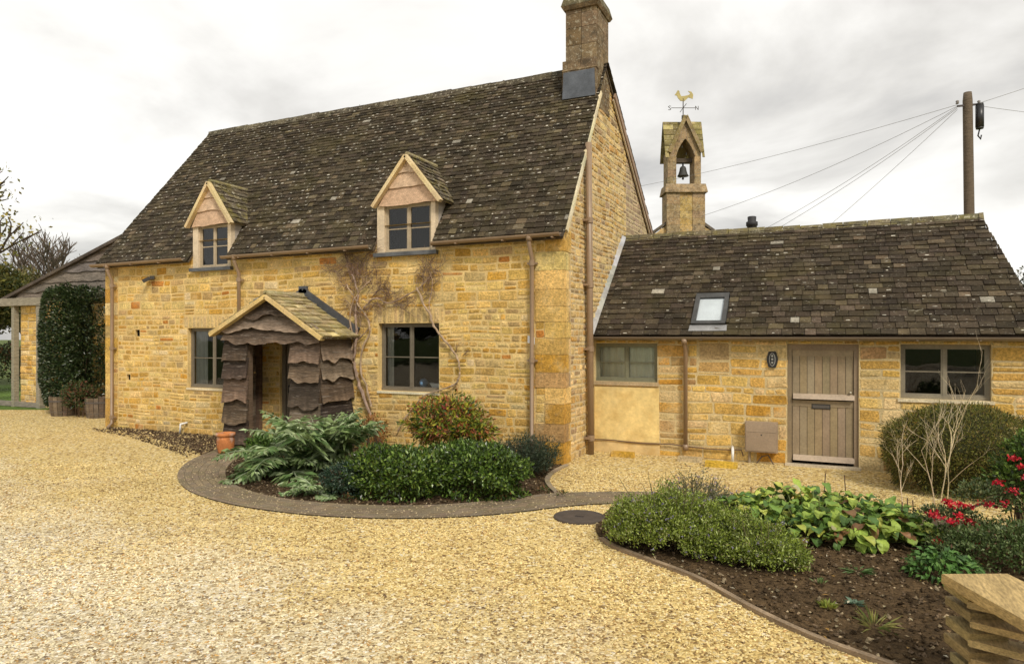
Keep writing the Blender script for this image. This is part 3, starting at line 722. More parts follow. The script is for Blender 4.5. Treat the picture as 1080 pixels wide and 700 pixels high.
# dormers -------------------------------------------------------------
CREAM = (.66, .50, .27)
def dormer(x0, x1, xa, zt, za, fz0, wide):
    # x0..x1 window frame; xa gable apex x; zt gable foot height; za apex height
    dz = 3.70; sl = lambda z: -.17+(z-3.70)*(RY+.17)/(RZ-3.70)      # Y where the main roof reaches height z
    mb = MB()
    for (a, b) in ((x0-.16, x0), (x1, x1+.09)):
        mb.box((a, -.015, fz0), (b, .10, zt+.02), (.64, .52, .36))
    for xx in (x0-.155, x1+.05):
        mb.prism([(xx, .098, fz0), (xx, .098, zt+.05), (xx, sl(zt)+.15, zt+.05), (xx, .75, fz0)], (.035, 0, 0), (.45, .4, .34))
    mb.box((x0-.16, .03, zt+.022), (x1+.09, .09, zt+.10), (.4, .32, .22)); dm = mb.build('dormer', m_paint, cot)
    # waney boards in the gable
    hw = wide/2; mb = MB(); Pd = lambda u, v, d: np.array([u, -.03-d, v])
    lev = [zt-.02, zt+.30, zt+.56, za-.06]
    hwid = lambda z: hw*(za-z)/(za-zt)
    cc = [(.56, .38, .25), (.60, .43, .29), (.62, .46, .32)]
    for i in range(3):
        waney(mb, Pd, (xa-hwid(lev[i+1]+.03), xa+hwid(lev[i+1]+.03)), (xa-hwid(lev[i])+.06*(i == 0), xa+hwid(lev[i])-.06*(i == 0)), lev[i], lev[i+1]+.03, cc[i], .022, 10, .005*0, .03, .02)
    mb.build('gable_boards', m_plank, dm)
    mb = MB()
    for s in (-1, 1):
        a = np.array([xa, -.10, za]); b = np.array([xa+s*(hw+.05), -.10, zt-.03]); n = 5
        for i in range(n): mb.beam(a+(b-a)*i/n, a+(b-a)*(i+1)/n, .10, .065, jit((.66, .52, .28), .08))
    mb.build('barge_edge', m_mortar, dm)
    mb = MB()
    for s in (-1, 1):
        foot = np.array([xa+s*(hw+.05), 0, zt-.0]); top = np.array([xa, 0, za+.04]); L = np.linalg.norm(top-foot); up = (top-foot)/L
        U = np.array([0, 1., 0]); N_ = np.array([s*up[2], 0, -s*up[0]]);
        if N_[2] < 0: N_ = -N_
        yend = lambda v: sl(foot[2]+up[2]*v)+.08
        slates(mb, foot, U, up, N_, lambda v: (-.06, max(.05, yend(v))), L, .13, .10, (.16, .26), base=(.10, .082, .055), th=.022)
        mb.prism([foot+U*(-.04), foot+U*(yend(0)-.02), top+U*(yend(L)-.02), top+U*(-.04)], -N_*.03, (.2, .15, .1))
    mb.build('dormer_slates', m_mossroof, dm)
    mb = MB(); y = -.08
    while y < sl(za)+.02: mb.tube([(xa, y, za+.035), (xa, y+.24, za+.035)], .055, 6, jit((.3, .26, .14), .2)); y += .25
    mb.build('dormer_ridge', m_mossroof, dm)
    mb = MB(); mb.box((x0-.2, -.09, fz0-.07), (x1+.15, .1, fz0), (.11, .115, .12)); mb.build('slate_sill', m_lead, dm)
    for xx, s in ((x0-.16, -1), (x1+.09, 1)):
        pass
    window(dm, lambda u, v, d: np.array([u, -d, v]), x0, x1, fz0, zt+.0, d=-.03, c=(.42, .34, .23), fw=.04)
    return dm
dormer(-8.42, -7.55, -8.01, 4.52, 5.40, 3.60, 1.22)
dormer(-3.56, -2.54, -3.02, 4.57, 5.42, 3.68, 1.36)
# boxes behind the dormer windows, the shade inside painted as dark colour
for (a, b, z0, z1) in ((-8.54, -7.50, 3.55, 4.6), (-3.68, -2.49, 3.62, 4.62)):
    mb = MB(); mb.add([(a, 1.3, z0), (b, 1.3, z0), (b, 1.3, z1+.5), (a, 1.3, z1+.5)], [(0, 1, 2, 3)], (.05, .05, .05)); mb.add([(a, .1, z0), (b, .1, z0), (b, 1.3, z0), (a, 1.3, z0)], [(0, 1, 2, 3)], (.06, .05, .04))
    mb.add([(a, .1, z0), (a, 1.3, z0), (a, 1.3, z1), (a, .1, z1)], [(0, 1, 2, 3)], (.06, .05, .04)); mb.add([(b, .1, z0), (b, 1.3, z0), (b, 1.3, z1), (b, .1, z1)], [(0, 1, 2, 3)], (.06, .05, .04))
    mb.build('dormer_shade_liner', m_interior, cot)

# porch ---------------------------------------------------------------
YP = -.90
def pu(px, py): p = PY(px, py, YP); return p[0], p[2]
lt = pu(228, 352); ap = pu(286, 312); rt = pu(345, 356)
cl0 = pu(237, 362)[0]; cl1 = pu(262, 362)[0]; cr0 = pu(307, 362)[0]; cr1 = pu(338, 362)[0]; zt = 2.03
Pp = lambda u, v, d: np.array([u, YP-d, v])
mb = MB(); DW = (.13, .085, .055)
for (x, y) in ((cl0+.05, YP+.06), (cl1-.04, YP+.06), (cr0+.04, YP+.06), (cr1-.05, YP+.06), (cl0+.05, -.06), (cr1-.05, -.06)):
    mb.box((x-.045, y-.045, 0), (x+.045, y+.045, zt+.02), jit(DW, .1))
mb.box((cl0, YP+.01, zt-.0), (cr1, YP+.11, zt+.12), DW); mb.box((cl0, YP+.11, zt), (cl0+.1, -.01, zt+.12), DW); mb.box((cr1-.1, YP+.11, zt), (cr1, -.01, zt+.12), DW)
porch = mb.build('porch', m_timber, cot, label='rustic timber porch clad in dark waney boards')
GREYS = [(.085, .06, .042), (.16, .12, .088), (.05, .036, .026), (.21, .17, .13), (.11, .074, .048)]
mb = MB()
hts = [2.02, 1.68, 1.34, .88, .48, .06]
for (a, b) in ((cl0, cl1), (cr0, cr1)):
    mb = MB(); o_ = random.uniform(-.04, .04)
    for i in range(5):
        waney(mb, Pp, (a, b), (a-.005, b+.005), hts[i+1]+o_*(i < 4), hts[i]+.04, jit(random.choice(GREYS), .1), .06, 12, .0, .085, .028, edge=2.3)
    mb.build('front_boards', m_board, porch)
mb = MB()
for s, X in ((1, cr1), (-1, cl0)):
    Ps = (lambda u, v, d, X=X, s=s: np.array([X+s*d, u if s > 0 else u, v]))
    mb = MB()
    for i in range(5):
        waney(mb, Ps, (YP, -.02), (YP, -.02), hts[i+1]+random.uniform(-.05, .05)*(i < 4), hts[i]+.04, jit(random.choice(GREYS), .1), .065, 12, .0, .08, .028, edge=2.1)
    mb.build('side_boards', m_board, porch)
mb = MB()
zf = lt[1]; za = ap[1]; xa = ap[0]; hwp = (rt[0]-lt[0])/2
hw_ = lambda z: hwp*(za-z)/(za-zf)
for (v0, v1, c) in ((zt-.02, zt+.24, GREYS[0]), (zt+.20, zt+.48, GREYS[1]), (zt+.46, za-.10, GREYS[2])):
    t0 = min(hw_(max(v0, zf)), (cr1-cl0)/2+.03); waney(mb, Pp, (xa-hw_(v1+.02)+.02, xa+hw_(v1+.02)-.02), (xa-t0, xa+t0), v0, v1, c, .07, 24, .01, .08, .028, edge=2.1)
mb.build('gable_boards', m_board, porch)
mb = MB()
for s, ft in ((-1, lt), (1, rt)):
    a = np.array([xa, YP-.12, za-.02]); b = np.array([ft[0], YP-.12, ft[1]-.02]); n = 6
    for i in range(n): mb.beam(a+(b-a)*i/n, a+(b-a)*(i+1)/n, .12, .075, jit((.66, .50, .22), .08))
mb.build('barge_edge', m_mortar, porch)
mb = MB()
for s, ft in ((-1, lt), (1, rt)):
    foot = np.array([ft[0]+s*.03, YP-.15, ft[1]]); top = np.array([xa, YP-.15, za+.03]); L = np.linalg.norm(top-foot); up = (top-foot)/L
    N_ = np.array([s*up[2], 0, -s*up[0]]); N_ = N_ if N_[2] > 0 else -N_
    slates(mb, foot, [0, 1, 0], up, N_, lambda v: (0, -YP+.14), L, .155, .13, (.2, .34), base=(.30, .245, .13), th=.028)
    mb.prism([foot+np.array([0, .02, 0]), foot+np.array([0, .98, 0]), top+np.array([0, .98, 0]), top+np.array([0, .02, 0])], -N_*.03, (.12, .09, .06))
mb.build('porch_slates', m_mossroof, porch)
mb = MB(); y = YP-.14
while y < -.1: mb.tube([(xa, y, za+.04), (xa, y+.2, za+.045)], .065, 6, jit((.40, .35, .2), .15)); y += .21
mb.build('porch_ridge', m_mossroof, porch)
mb = MB()
for s in (-1, 1):
    ft = lt if s < 0 else rt; mb.beam((xa, -.035, za+.14), (ft[0]+s*.02, -.035, ft[1]+.12), .05, .13, (.085, .09, .10))
mb.box((xa-.1, -.06, za+.10), (xa+.1, -.01, za+.24), (.085, .09, .10))
mb.build('lead_flashing', m_lead, porch)

# small fixings on the cottage wall --------------------------------------
t = thing('security_light', 'small black twin security light fixed high on the front wall', 'light', (-9.84, -.05, 3.43))
mb = MB(); mb.box((-9.88, -.06, 3.40), (-9.80, -.02, 3.48), (.03, .03, .03)); mb.build('bracket', m_black, t)
for s in (-1, 1):
    mb = MB(); mb.beam((-9.84+s*.05, -.06, 3.44), (-9.84+s*.15, -.16, 3.40+.04*s), .09, .07, (.04, .035, .03)); mb.build('lamp_head', m_black, t)
mb = MB(); mb.tube([(-8.84, -.13, .02), (-8.82, -.13, .22), (-8.74, -.02, .24)], .022, 8, (.8, .8, .78))
tag(mb.build('overflow_pipe', m_paint, None, True), 'short white plastic pipe bent out of the wall left of the porch', 'pipe')
mb = MB(); mb.hexa([(-.62, -.05, 2.02), (-.50, -.09, 1.99), (-.50, -.03, 1.99), (-.62, -.02, 2.02), (-.62, -.05, 2.14), (-.50, -.09, 2.11), (-.50, -.03, 2.11), (-.62, -.02, 2.14)], (.8, .8, .8))
tag(mb.build('sensor_box', m_paint), 'small white sensor box on the wall beside the right hand front drainpipe', 'sensor')
# things on the window sills
t = thing('glass_ball', 'blue and white glass ball standing inside the window right of the porch', 'ornament', (-2.84, .22, 1.17))
mb = MB(); mb.lathe((-2.84, .22, 1.17), [(.03, 0), (.06, .02), (.085, .07), (.085, .11), (.06, .155), (.02, .175)], 16, (.15, .28, .45)); mb.build('ball', m_gloss, t, True)
mb = MB(); mb.lathe((-2.84, .22, 1.155), [(.05, 0), (.05, .012), (.03, .018)], 16, (.4, .4, .4)); mb.build('stand', m_paint, t, True)
mb = MB(); mb.hexa([(-2.62, .2, 1.16), (-2.42, .2, 1.16), (-2.42, .26, 1.16), (-2.62, .26, 1.16), (-2.70, .18, 1.27), (-2.40, .18, 1.25), (-2.40, .28, 1.25), (-2.70, .28, 1.27)], (.75, .75, .72))
tag(mb.build('folded_cloth', m_cloth), 'white folded cloth on the inner sill beside the blue ball', 'cloth')
mb = MB(); mb.tube([(-7.72, .35, 1.1), (-7.72, .35, 1.42), (-7.68, .35, 1.50), (-7.60, .35, 1.53), (-7.52, .35, 1.48), (-7.50, .35, 1.38)], .013, 8, (.5, .5, .5))
tag(mb.build('kitchen_tap', m_metal, None, True), 'curved swan neck tap behind the left ground floor window', 'tap')

# ================================================================== OUTBUILDING
YW = 1.57; XR = 6.78; ZW = 2.06
wing = thing('stone_outbuilding', 'low stone outbuilding with slate roof, stable door and roof window', 'outbuilding', (3.4, 3.6, 0))
Pw = lambda u, v, d: np.array([u, YW-d, v])
ow0 = (.05, 1.21, 1.30, 2.0); od = (3.37, 4.43, .0, 2.0); ow2 = (5.01, 6.19, 1.16, 2.0)
rend = (.04, 1.24, .22, 1.20); blk = (1.92, 2.46, 1.50, 2.02)
mb = MB()
rubble(mb, Pw, lambda v: (.06, XR), 0, ZW, [ow0, od, ow2, rend, blk, (0, .05, 0, 3)], PAL_ORANGE, (.11, .24), (.22, .55), .014, .2)
stone(mb, Pw, blk[0], blk[1], 1.50, 1.70, .004, (.60, .38, .14)); stone(mb, Pw, blk[0], blk[1], 1.70, 2.02, .002, (.50, .36, .18))
mb.build('front_stonework', m_stone, wing)
mb = MB(); backing(mb, Pw, 0.0, XR, 0, ZW, [ow0, od, ow2], (.62, .49, .26), reveal=.2)
mb.box((XR-.2, YW+.002, 0), (XR, 5.75, ZW), MORT); mb.box((0.0, 5.6, 0), (XR, 5.75, ZW), MORT)
mb.prism([(XR-.25, YW+.1, ZW), (XR-.25, 5.7, ZW), (XR-.62, 3.66, 4.05)], (.2, 0, 0), MORT)
mb.build('front_wall', m_mortar, wing)
mb = MB(); mb.pbox(Pw, rend[0], rend[1], rend[2], rend[3], -.02, .012, (.82, .63, .27)); mb.build('rendered_panel', m_render, wing)
mb = MB(); mb.pbox(Pw, .0, 1.26, .0, .20, -.02, .035, (.70, .52, .25)); mb.build('render_plinth', m_render, wing)
mb = MB(); pts = [Pw(u, .215+.012*math.sin(u*5)-.02*(u > 1.6), .05) for u in np.linspace(.05, 2.65, 14)]+[Pw(2.68, .1, .05)]
mb.tube(pts, .012, 6, (.16, .1, .06)); mb.build('service_cable', m_black, wing)
GG = (.19, .19, .125)
window(wing, Pw, *ow0, d=-.06, c=GG, fw=.05, curtain=[(.1, 1.16, (.80, .80, .62))], sill=(.03, .07, .03, (.52, .40, .24)))
window(wing, Pw, *ow2, d=-.08, c=(.24, .21, .15), fw=.05, sill=(.04, .05, .03, (.70, .60, .40)))
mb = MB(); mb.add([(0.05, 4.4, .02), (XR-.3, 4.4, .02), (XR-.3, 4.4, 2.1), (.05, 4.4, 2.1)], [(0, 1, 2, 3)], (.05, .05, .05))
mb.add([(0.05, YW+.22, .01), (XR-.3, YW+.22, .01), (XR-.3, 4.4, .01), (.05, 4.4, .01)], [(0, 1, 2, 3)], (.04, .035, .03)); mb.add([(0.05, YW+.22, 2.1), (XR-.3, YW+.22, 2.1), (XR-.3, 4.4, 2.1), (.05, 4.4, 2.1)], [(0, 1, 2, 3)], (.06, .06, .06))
mb.build('room_shade_liner', m_interior, wing)  # outbuilding liner, dark colour in place of the unlit inside
# stable door
DT = (.30, .232, .142)
mb = MB(); a, b = od[0], od[1]
mb.pbox(Pw, a, a+.07, .02, 2.0, -.12, -.03, (.25, .19, .115)); mb.pbox(Pw, b-.07, b, .02, 2.0, -.12, -.03, (.25, .185, .12)); mb.pbox(Pw, a+.07, b-.07, 1.90, 2.0, -.12, -.03, (.25, .185, .12))
dr = mb.build('stable_door', m_paint, wing, label='taupe painted stable door in two halves')
for nm, v0, v1 in (('upper_leaf', 1.09, 1.90), ('lower_leaf', .08, 1.075)):
    mb = MB(); n = 8; w = (b-a-.15)/n
    for i in range(n):
        u = a+.075+i*w; mb.pbox(Pw, u+.004, u+w-.004, v0+.0, v1, -.10, -.055-random.uniform(0, .003), jit(DT, .03))
    mb.pbox(Pw, a+.075, b-.075, v0, v1, -.11, -.066, (.16, .12, .08))
    mb.pbox(Pw, a+.075, b-.075, v1-.10, v1, -.06, -.048, DT)
    mb.build(nm, m_paint, dr)
for v in (1.10, .09):
    mb = MB(); mb.hexa([Pw(a+.09, v, .02), Pw(b-.06, v, .02), Pw(b-.06, v, -.05), Pw(a+.09, v, -.05), Pw(a+.09, v+.06, -.01), Pw(b-.06, v+.06, -.01), Pw(b-.06, v+.085, -.05), Pw(a+.09, v+.085, -.05)], (.42, .33, .24))
    mb.build('weather_bar', m_paint, dr)
mb = MB(); mb.pbox(Pw, 3.74, 4.02, .94, 1.02, -.06, -.045, (.03, .03, .03)); mb.pbox(Pw, 3.755, 4.005, .955, 1.005, -.047, -.04, (.10, .09, .08)); mb.build('letterbox', m_black, dr)
mb = MB(); mb.tube([Pw(b-.12, 1.22, -.05), Pw(b-.12, 1.22, -.0)], .018, 10, (.5, .45, .35)); mb.build('door_knob', m_brass, dr, True)
mb = MB(); mb.pbox(Pw, a-.03, b+.03, 0, .035, -.15, .10, (.55, .47, .34)); mb.build('threshold', m_mortar, dr)
# roof
EY = YW-.16; EZ = 2.12; RWY, RWZ = 3.66, 4.20
wl = math.hypot(RWY-EY, RWZ-EZ); VW = np.array([0, RWY-EY, RWZ-EZ])/wl; NW = np.array([0, -VW[2], VW[1]]); OW = np.array([0, EY, EZ])
q = [PP(*p, OW+NW*.05, NW) for p in ((735, 311), (769, 311), (766, 343), (729, 343))]
su0 = (q[0][0]+q[3][0])/2; su1 = (q[1][0]+q[2][0])/2; sv0 = np.dot((q[2]+q[3])/2-OW, VW); sv1 = np.dot((q[0]+q[1])/2-OW, VW)
mb = MB()
slates(mb, OW+NW*.02, [1, 0, 0], VW, NW, lambda v: (.03, 6.86+(6.42-6.86)*v/wl), wl, .15, .11, (.13, .26), base=(.053, .041, .026), gaps=[(su0, su1, sv0, sv1)])
wl2 = math.hypot(5.95-RWY, RWZ-EZ); VB = np.array([0, -(5.95-RWY), RWZ-EZ])/wl2
slates(mb, np.array([0, 5.95, EZ+.02]), [1, 0, 0], VB, [0, VB[2], -VB[1]], lambda v: (.03, 6.42), wl2, .25, .2, (.3, .5))
mb.build('roof_slates', m_slate, wing)
mb = MB(); mb.hexa([(0.02, EY+.03, EZ-.05), (6.8, EY+.03, EZ-.05), (6.38, RWY, RWZ-.05), (0.02, RWY, RWZ-.05), (0.02, EY+.03, EZ), (6.8, EY+.03, EZ), (6.38, RWY, RWZ), (0.02, RWY, RWZ)], (.1, .07, .05))
mb.hexa([(0.02, RWY, RWZ-.05), (6.38, RWY, RWZ-.05), (6.8, 5.93, EZ-.05), (0.02, 5.93, EZ-.05), (0.02, RWY, RWZ), (6.38, RWY, RWZ), (6.8, 5.93, EZ), (0.02, 5.93, EZ)], (.1, .07, .05))
mb.build('roof_deck', m_timber, wing)
mb = MB(); x = .03
while x < 6.4:
    w = min(random.uniform(.3, .45), 6.46-x); h = random.uniform(.03, .05)+.01*math.sin(x*1.3)
    mb.hexa([(x, RWY-.13, RWZ-.09), (x+w-.01, RWY-.13, RWZ-.09), (x+w-.01, RWY+.13, RWZ-.09), (x, RWY+.13, RWZ-.09),
             (x, RWY-.03, RWZ+h+.03), (x+w-.01, RWY-.03, RWZ+h+.035), (x+w-.01, RWY+.03, RWZ+h+.035), (x, RWY+.03, RWZ+h+.03)], jit((.16, .14, .085), .3)); x += w
mb.build('ridge_stones', m_mossroof, wing)
mb = MB(); P_ = lambda u, v, n: OW+np.array([1, 0, 0])*u+VW*v+NW*n
n = 9
for i in range(n):
    v0, v1 = wl*i/n, wl*(i+1)/n; mb.hexa([P_(.0, v0, .03), P_(.085, v0, .05), P_(.085, v1, .05), P_(.0, v1, .03), P_(.0, v0, .11), P_(.085, v0, .06), P_(.085, v1, .06), P_(.0, v1, .11)], jit((.36, .35, .33), .08))
mb.build('lead_flashing', m_lead, wing)
mb = MB(); gutter(mb, .02, 6.9, EY-.04, EZ+.0, EZ-.01, .055, (.17, .13, .09)); x = .4
while x < 6.8: mb.box((x, EY-.095, EZ-.065), (x+.025, EY+.04, EZ-.05), (.17, .13, .09)); x += .8
mb.build('gutter', m_pipe, wing)
xx = PY(723, 450, YW-.08)[0]
mb = MB(); mb.tube([(xx, EY-.04, EZ-.04), (xx, EY-.04, EZ-.10), (xx, YW-.08, EZ-.22), (xx, YW-.08, .16)], .036, 12, BR); o = mb.build('downpipe', m_pipe, wing, True)
mb = MB(); mb.tube([(xx, EY-.04, EZ-.12), (xx, EY-.04, EZ-.04)], .05, 12, BR); mb.build('pipe_collar', m_pipe, o, True); mb = MB(); mb.tube([(xx, YW-.08, .14), (xx, YW-.08, .24)], .05, 12, BR); mb.build('pipe_collar', m_pipe, o, True)
# roof window
mb = MB(); fw_ = .075; DG = (.07, .07, .068)
for (a, b, c, d) in ((su0, su1, sv1-fw_*1.6, sv1), (su0, su1, sv0, sv0+fw_), (su0, su0+fw_, sv0, sv1), (su1-fw_, su1, sv0, sv1)):
    mb.hexa([P_(a, c, .0), P_(b, c, .0), P_(b, d, .0), P_(a, d, .0), P_(a, c, .10+.002*(b-a < .1)), P_(b, c, .10+.002*(b-a < .1)), P_(b, d, .10+.002*(b-a < .1)), P_(a, d, .10+.002*(b-a < .1))], DG)
rw = mb.build('roof_window', m_lead, wing)
mb = MB(); mb.add([P_(su0+fw_, sv0+fw_, .075), P_(su1-fw_, sv0+fw_, .075), P_(su1-fw_, sv1-fw_*1.6, .075), P_(su0+fw_, sv1-fw_*1.6, .075)], [(0, 1, 2, 3)], (.1, .1, .1)); mb.build('pane', m_glass, rw)
mb = MB(); mb.add([P_(su0+fw_, sv0+fw_, .055), P_(su1-fw_, sv0+fw_, .055), P_(su1-fw_, sv1-fw_*1.6, .055), P_(su0+fw_, sv1-fw_*1.6, .055)], [(0, 1, 2, 3)], (.75, .78, .80)); mb.build('blind', m_cloth, rw)
mb = MB(); mb.hexa([P_(su0-.03, sv0-.14, .045), P_(su1+.03, sv0-.14, .045), P_(su1+.02, sv0, .05), P_(su0-.02, sv0, .05), P_(su0-.03, sv0-.14, .052), P_(su1+.03, sv0-.14, .052), P_(su1+.02, sv0, .06), P_(su0-.02, sv0, .06)], (.30, .30, .30)); mb.build('apron_flashing', m_lead, rw)
# fixings by the stable door
t = thing('utility_box', 'taupe meter box on the outbuilding wall left of the stable door', 'meter box', (2.97, YW, .4))
mb = MB(); mb.pbox(Pw, 2.72, 3.23, .20, .70, .02, .16, (.31, .235, .165)); mb.build('casing', m_paint, t)
mb = MB(); mb.pbox(Pw, 2.735, 3.215, .22, .53, .162, .170, (.30, .225, .155)); mb.pbox(Pw, 2.735, 3.215, .535, .69, .162, .168, (.31, .235, .165)); mb.tube([Pw(2.98, .49, .17), Pw(2.98, .49, .176)], .012, 8, (.05, .05, .05)); mb.build('lid', m_paint, t)
mb = MB(); mb.tube([Pw(2.78, 0, .06), Pw(2.78, .22, .06)], .022, 8, (.3, .24, .17)); mb.tube([Pw(2.9, 0, .07), Pw(2.98, .12, .08), Pw(3.08, .15, .08), Pw(3.16, 0, .07)], .012, 6, (.1, .07, .05)); mb.build('conduit', m_pipe, t)
t = thing('wall_plaque', 'black cast iron oval plaque with pale edge left of the stable door', 'plaque', (3.14, YW, 1.74))
mb = MB(); pts = []
for k in range(24):
    a = 2*math.pi*k/24; ca, sa = math.cos(a), math.sin(a); rr = 1+.05*math.cos(6*a); pts.append(Pw(3.14+.085*rr*math.copysign(abs(ca)**.7, ca), 1.74+.14*rr*math.copysign(abs(sa)**.8, sa), .02))
mb.prism(pts, (0, -.02, 0), (.02, .02, .02)); mb.build('backplate', m_iron, t)
mb = MB(); pts = [Pw(3.14+.05*math.cos(2*math.pi*k/20), 1.74+.11*math.sin(2*math.pi*k/20), .042) for k in range(20)]
n = 20; pin = [Pw(3.14+.040*math.cos(2*math.pi*k/20), 1.74+.10*math.sin(2*math.pi*k/20), .044) for k in range(20)]
mb.add(pts+pin, [(k, (k+1) % n, n+(k+1) % n, n+k) for k in range(n)], (.3, .3, .28)); mb.build('rim', m_iron, t)
for k in range(3):
    mb = MB(); mb.pbox(Pw, 3.125, 3.155, 1.675+k*.055, 1.705+k*.055, .015, .047, (.3, .3, .28)); mb.build('raised_mark', m_iron, t)
mb = MB(); mb.tube([(2.52, YW-.14, 0), (2.52, YW-.14, .2), (2.50, YW-.02, .24)], .024, 8, (.8, .8, .78)); tag(mb.build('waste_pipe', m_paint, None, True), 'white waste pipe at the foot of the outbuilding wall above a yellow stone', 'pipe')
def block(px, py, w, h, d, c, lab, rot=0):
    p = G(px, py); mb = MB(); 
    stone(mb, lambda u, v, dd: np.array([p[0]+u, p[1]-dd, v]), -w/2, w/2, 0, h, d, c)
    mb.add([(p[0]-w/2+.01, p[1]-d+.002, 0), (p[0]+w/2-.01, p[1]-d+.002, 0), (p[0]+w/2-.01, p[1]+.12, 0), (p[0]-w/2+.01, p[1]+.12, 0), (p[0]-w/2+.02, p[1]-d+.01, h), (p[0]+w/2-.02, p[1]-d+.01, h), (p[0]+w/2-.01, p[1]+.12, h-.01), (p[0]-w/2+.01, p[1]+.12, h-.01)], [(4, 5, 6, 7), (1, 2, 6, 5), (2, 3, 7, 6), (3, 0, 4, 7), (0, 1, 5, 4)], c)
    tag(mb.build('stone_block', m_stone), lab, 'stone', 'loose stones at the foot of the outbuilding wall')
block(656, 482, .42, .10, .02, (.62, .38, .06), 'yellow stone block on the gravel below the rendered panel')
block(727, 487, .42, .09, .02, (.55, .44, .26), 'pale stone pad beneath the outbuilding drainpipe')
block(760, 493, .52, .10, .02, (.66, .44, .06), 'long yellow stone below the white waste pipe')

# ================================================================== LEAN-TO (left)
YL = 2.0
lean = thing('lean_to_barn', 'lean-to with stone wall and grey waney boards left of the cottage', 'barn', (-15, 4, 0))
PL = lambda u, v, d: np.array([u, YL-d, v]); ZL = 3.22; XA = -18.3
rl = lambda x: 3.15+(x+19.25)*.293
mb = MB(); rubble(mb, PL, lambda v: (XA, XL), 0, ZL, [], PAL, (.12, .24), (.18, .42), .03); mb.build('stonework', m_stone, lean)
mb = MB(); mb.box((XA, YL, 0), (XL, YL+.3, ZL), (.58, .46, .27)); mb.build('side_wall', m_mortar, lean)
mb = MB(); v = ZL-.05
while v < 5.3:
    h = .27; xa_ = -19.25+(v+h-3.15)/.293-.0; xb_ = -19.25+(v-3.15)/.293
    xa_ = max(xa_, XA-.3); xb_ = max(xb_, XA-.3)
    if xa_ > XL-.1: break
    waney(mb, PL, (xa_, XL), (xb_, XL), v, v+h+.05, jit((.20, .165, .14), .12), .035, 26, .02, .05, .025); v += h
mb.build('waney_boards', m_board, lean)
mb = MB()
a = np.array([-19.4, YL-.15, rl(-19.4)]); b = np.array([XL, YL-.15, rl(XL)])
mb.hexa([a+[0, 0, 0], b+[0, 0, 0], b+[0, 5, 0], a+[0, 5, 0], a+[0, 0, .09], b+[0, 0, .09], b+[0, 5, .09], a+[0, 5, .09]], (.10, .08, .065))
mb.build('roof', m_slate, lean)
# timber frame at the far left
t = thing('timber_gateway', 'grey oak gateway frame with rails at the far left beside the lean-to', 'gateway', (-19, 2.3, 0))
def post(mb, px, w, zt): p = PY(px, 420, 1.9); mb.box((p[0]-w/2, 1.9-w/2, 0), (p[0]+w/2, 1.9+w/2, zt), jit((.28, .25, .20), .05)); return p[0]
mb = MB(); x1 = post(mb, 43, .17, 3.05); mb.build('post', m_timber, t)
mb = MB(); x2 = post(mb, 16, .14, 3.05); mb.build('post', m_timber, t)
mb = MB(); x3 = post(mb, -16, .24, 3.05); mb.build('post', m_timber, t)
mb = MB(); mb.box((x3-.3, 1.78, 3.052), (x1+.3, 2.02, 3.28), (.28, .25, .19)); mb.build('lintel_beam', m_timber, t)
mb = MB(); mb.box((x3+.12, 1.84, .02), (x1-.11, 1.96, .16), (.25, .22, .18)); mb.build('sill_beam', m_timber, t)

# ================================================================== CHAPEL with bellcote
base = D(722, 355, 30.); ph = math.radians(24)
ux = np.array([math.cos(ph), math.sin(ph), 0]); fx = np.array([math.sin(ph), -math.cos(ph), 0])
BC = np.array([base[0], base[1], 0])
PB = lambda u, v, d: BC+ux*u+fx*d+np.array([0, 0, v])
k_ = 1/24.; H_ = lambda y: 2.12+(355-y)*k_; Uu = lambda px: (px-722)*k_
ch = thing('chapel', 'old stone chapel gable with bellcote rising behind the outbuilding', 'chapel', BC)
ST = (.33, .235, .13)
mb = MB()
def gab(v): return min(4.2, (H_(224)-v)/.72)
rubble(mb, PB, lambda v: (-gab(v)-.0, gab(v)+0), 3.5, H_(226), [(Uu(703), Uu(743), 0, 20)], [((.50, .34, .14), 3), ((.42, .3, .15), 2)], (.12, .2), (.2, .4), .012, 0)
gp = [PB(-4.2, 0, 0), PB(4.2, 0, 0), PB(4.2, H_(224)-3.02, 0), PB(0, H_(224), 0), PB(-4.2, H_(224)-3.02, 0)]
mb.prism(gp, -fx*.4, (.45, .33, .17))
mb.build('gable_wall', m_stone, ch)
mb = MB()
for s in (-1, 1):
    a = PB(s*.5, H_(224)-.30, .05); b = PB(s*4.5, H_(224)-.72*4.5+.08, .05); off = -fx*9
    mb.hexa([a, b, b+off, a+off]+[q+np.array([0, 0, .13]) for q in (a, b, b+off, a+off)], (.12, .10, .08))
mb.build('roof', m_slate, ch)
mb = MB(); u0, u1 = Uu(703)-.03, Uu(741)+.05
v = 4.0
while v < H_(204):
    h = min(.3, H_(204)-v); c = jit(ST, .1)
    mb.pbox(PB, u0, -.25, v+.003, v+h-.003, -.8, .22, c); mb.pbox(PB, .3, u1, v+.003, v+h-.003, -.8, .22, jit(ST, .1)); mb.pbox(PB, -.25, .3, v+.003, v+h-.003, -.8, .19, jit((.46, .32, .12), .12)); v += h
bcote = mb.build('bellcote', m_chimney, ch)
mb = MB(); mb.hexa([PB(u0-.1, H_(204), .32), PB(u1+.1, H_(204), .32), PB(u1+.1, H_(204), -.9), PB(u0-.1, H_(204), -.9), PB(u0-.03, H_(195), .22), PB(u1+.03, H_(195), .22), PB(u1+.03, H_(195), -.82), PB(u0-.03, H_(195), -.82)], ST); mb.build('string_course', m_chimney, bcote)
mb = MB(); ou0, ou1 = Uu(712.5), Uu(731.5); oc = (ou0+ou1)/2; hw = (ou1-ou0)/2; vs_, vt = H_(166), H_(147)
u1 = Uu(739.5)
v = H_(195)
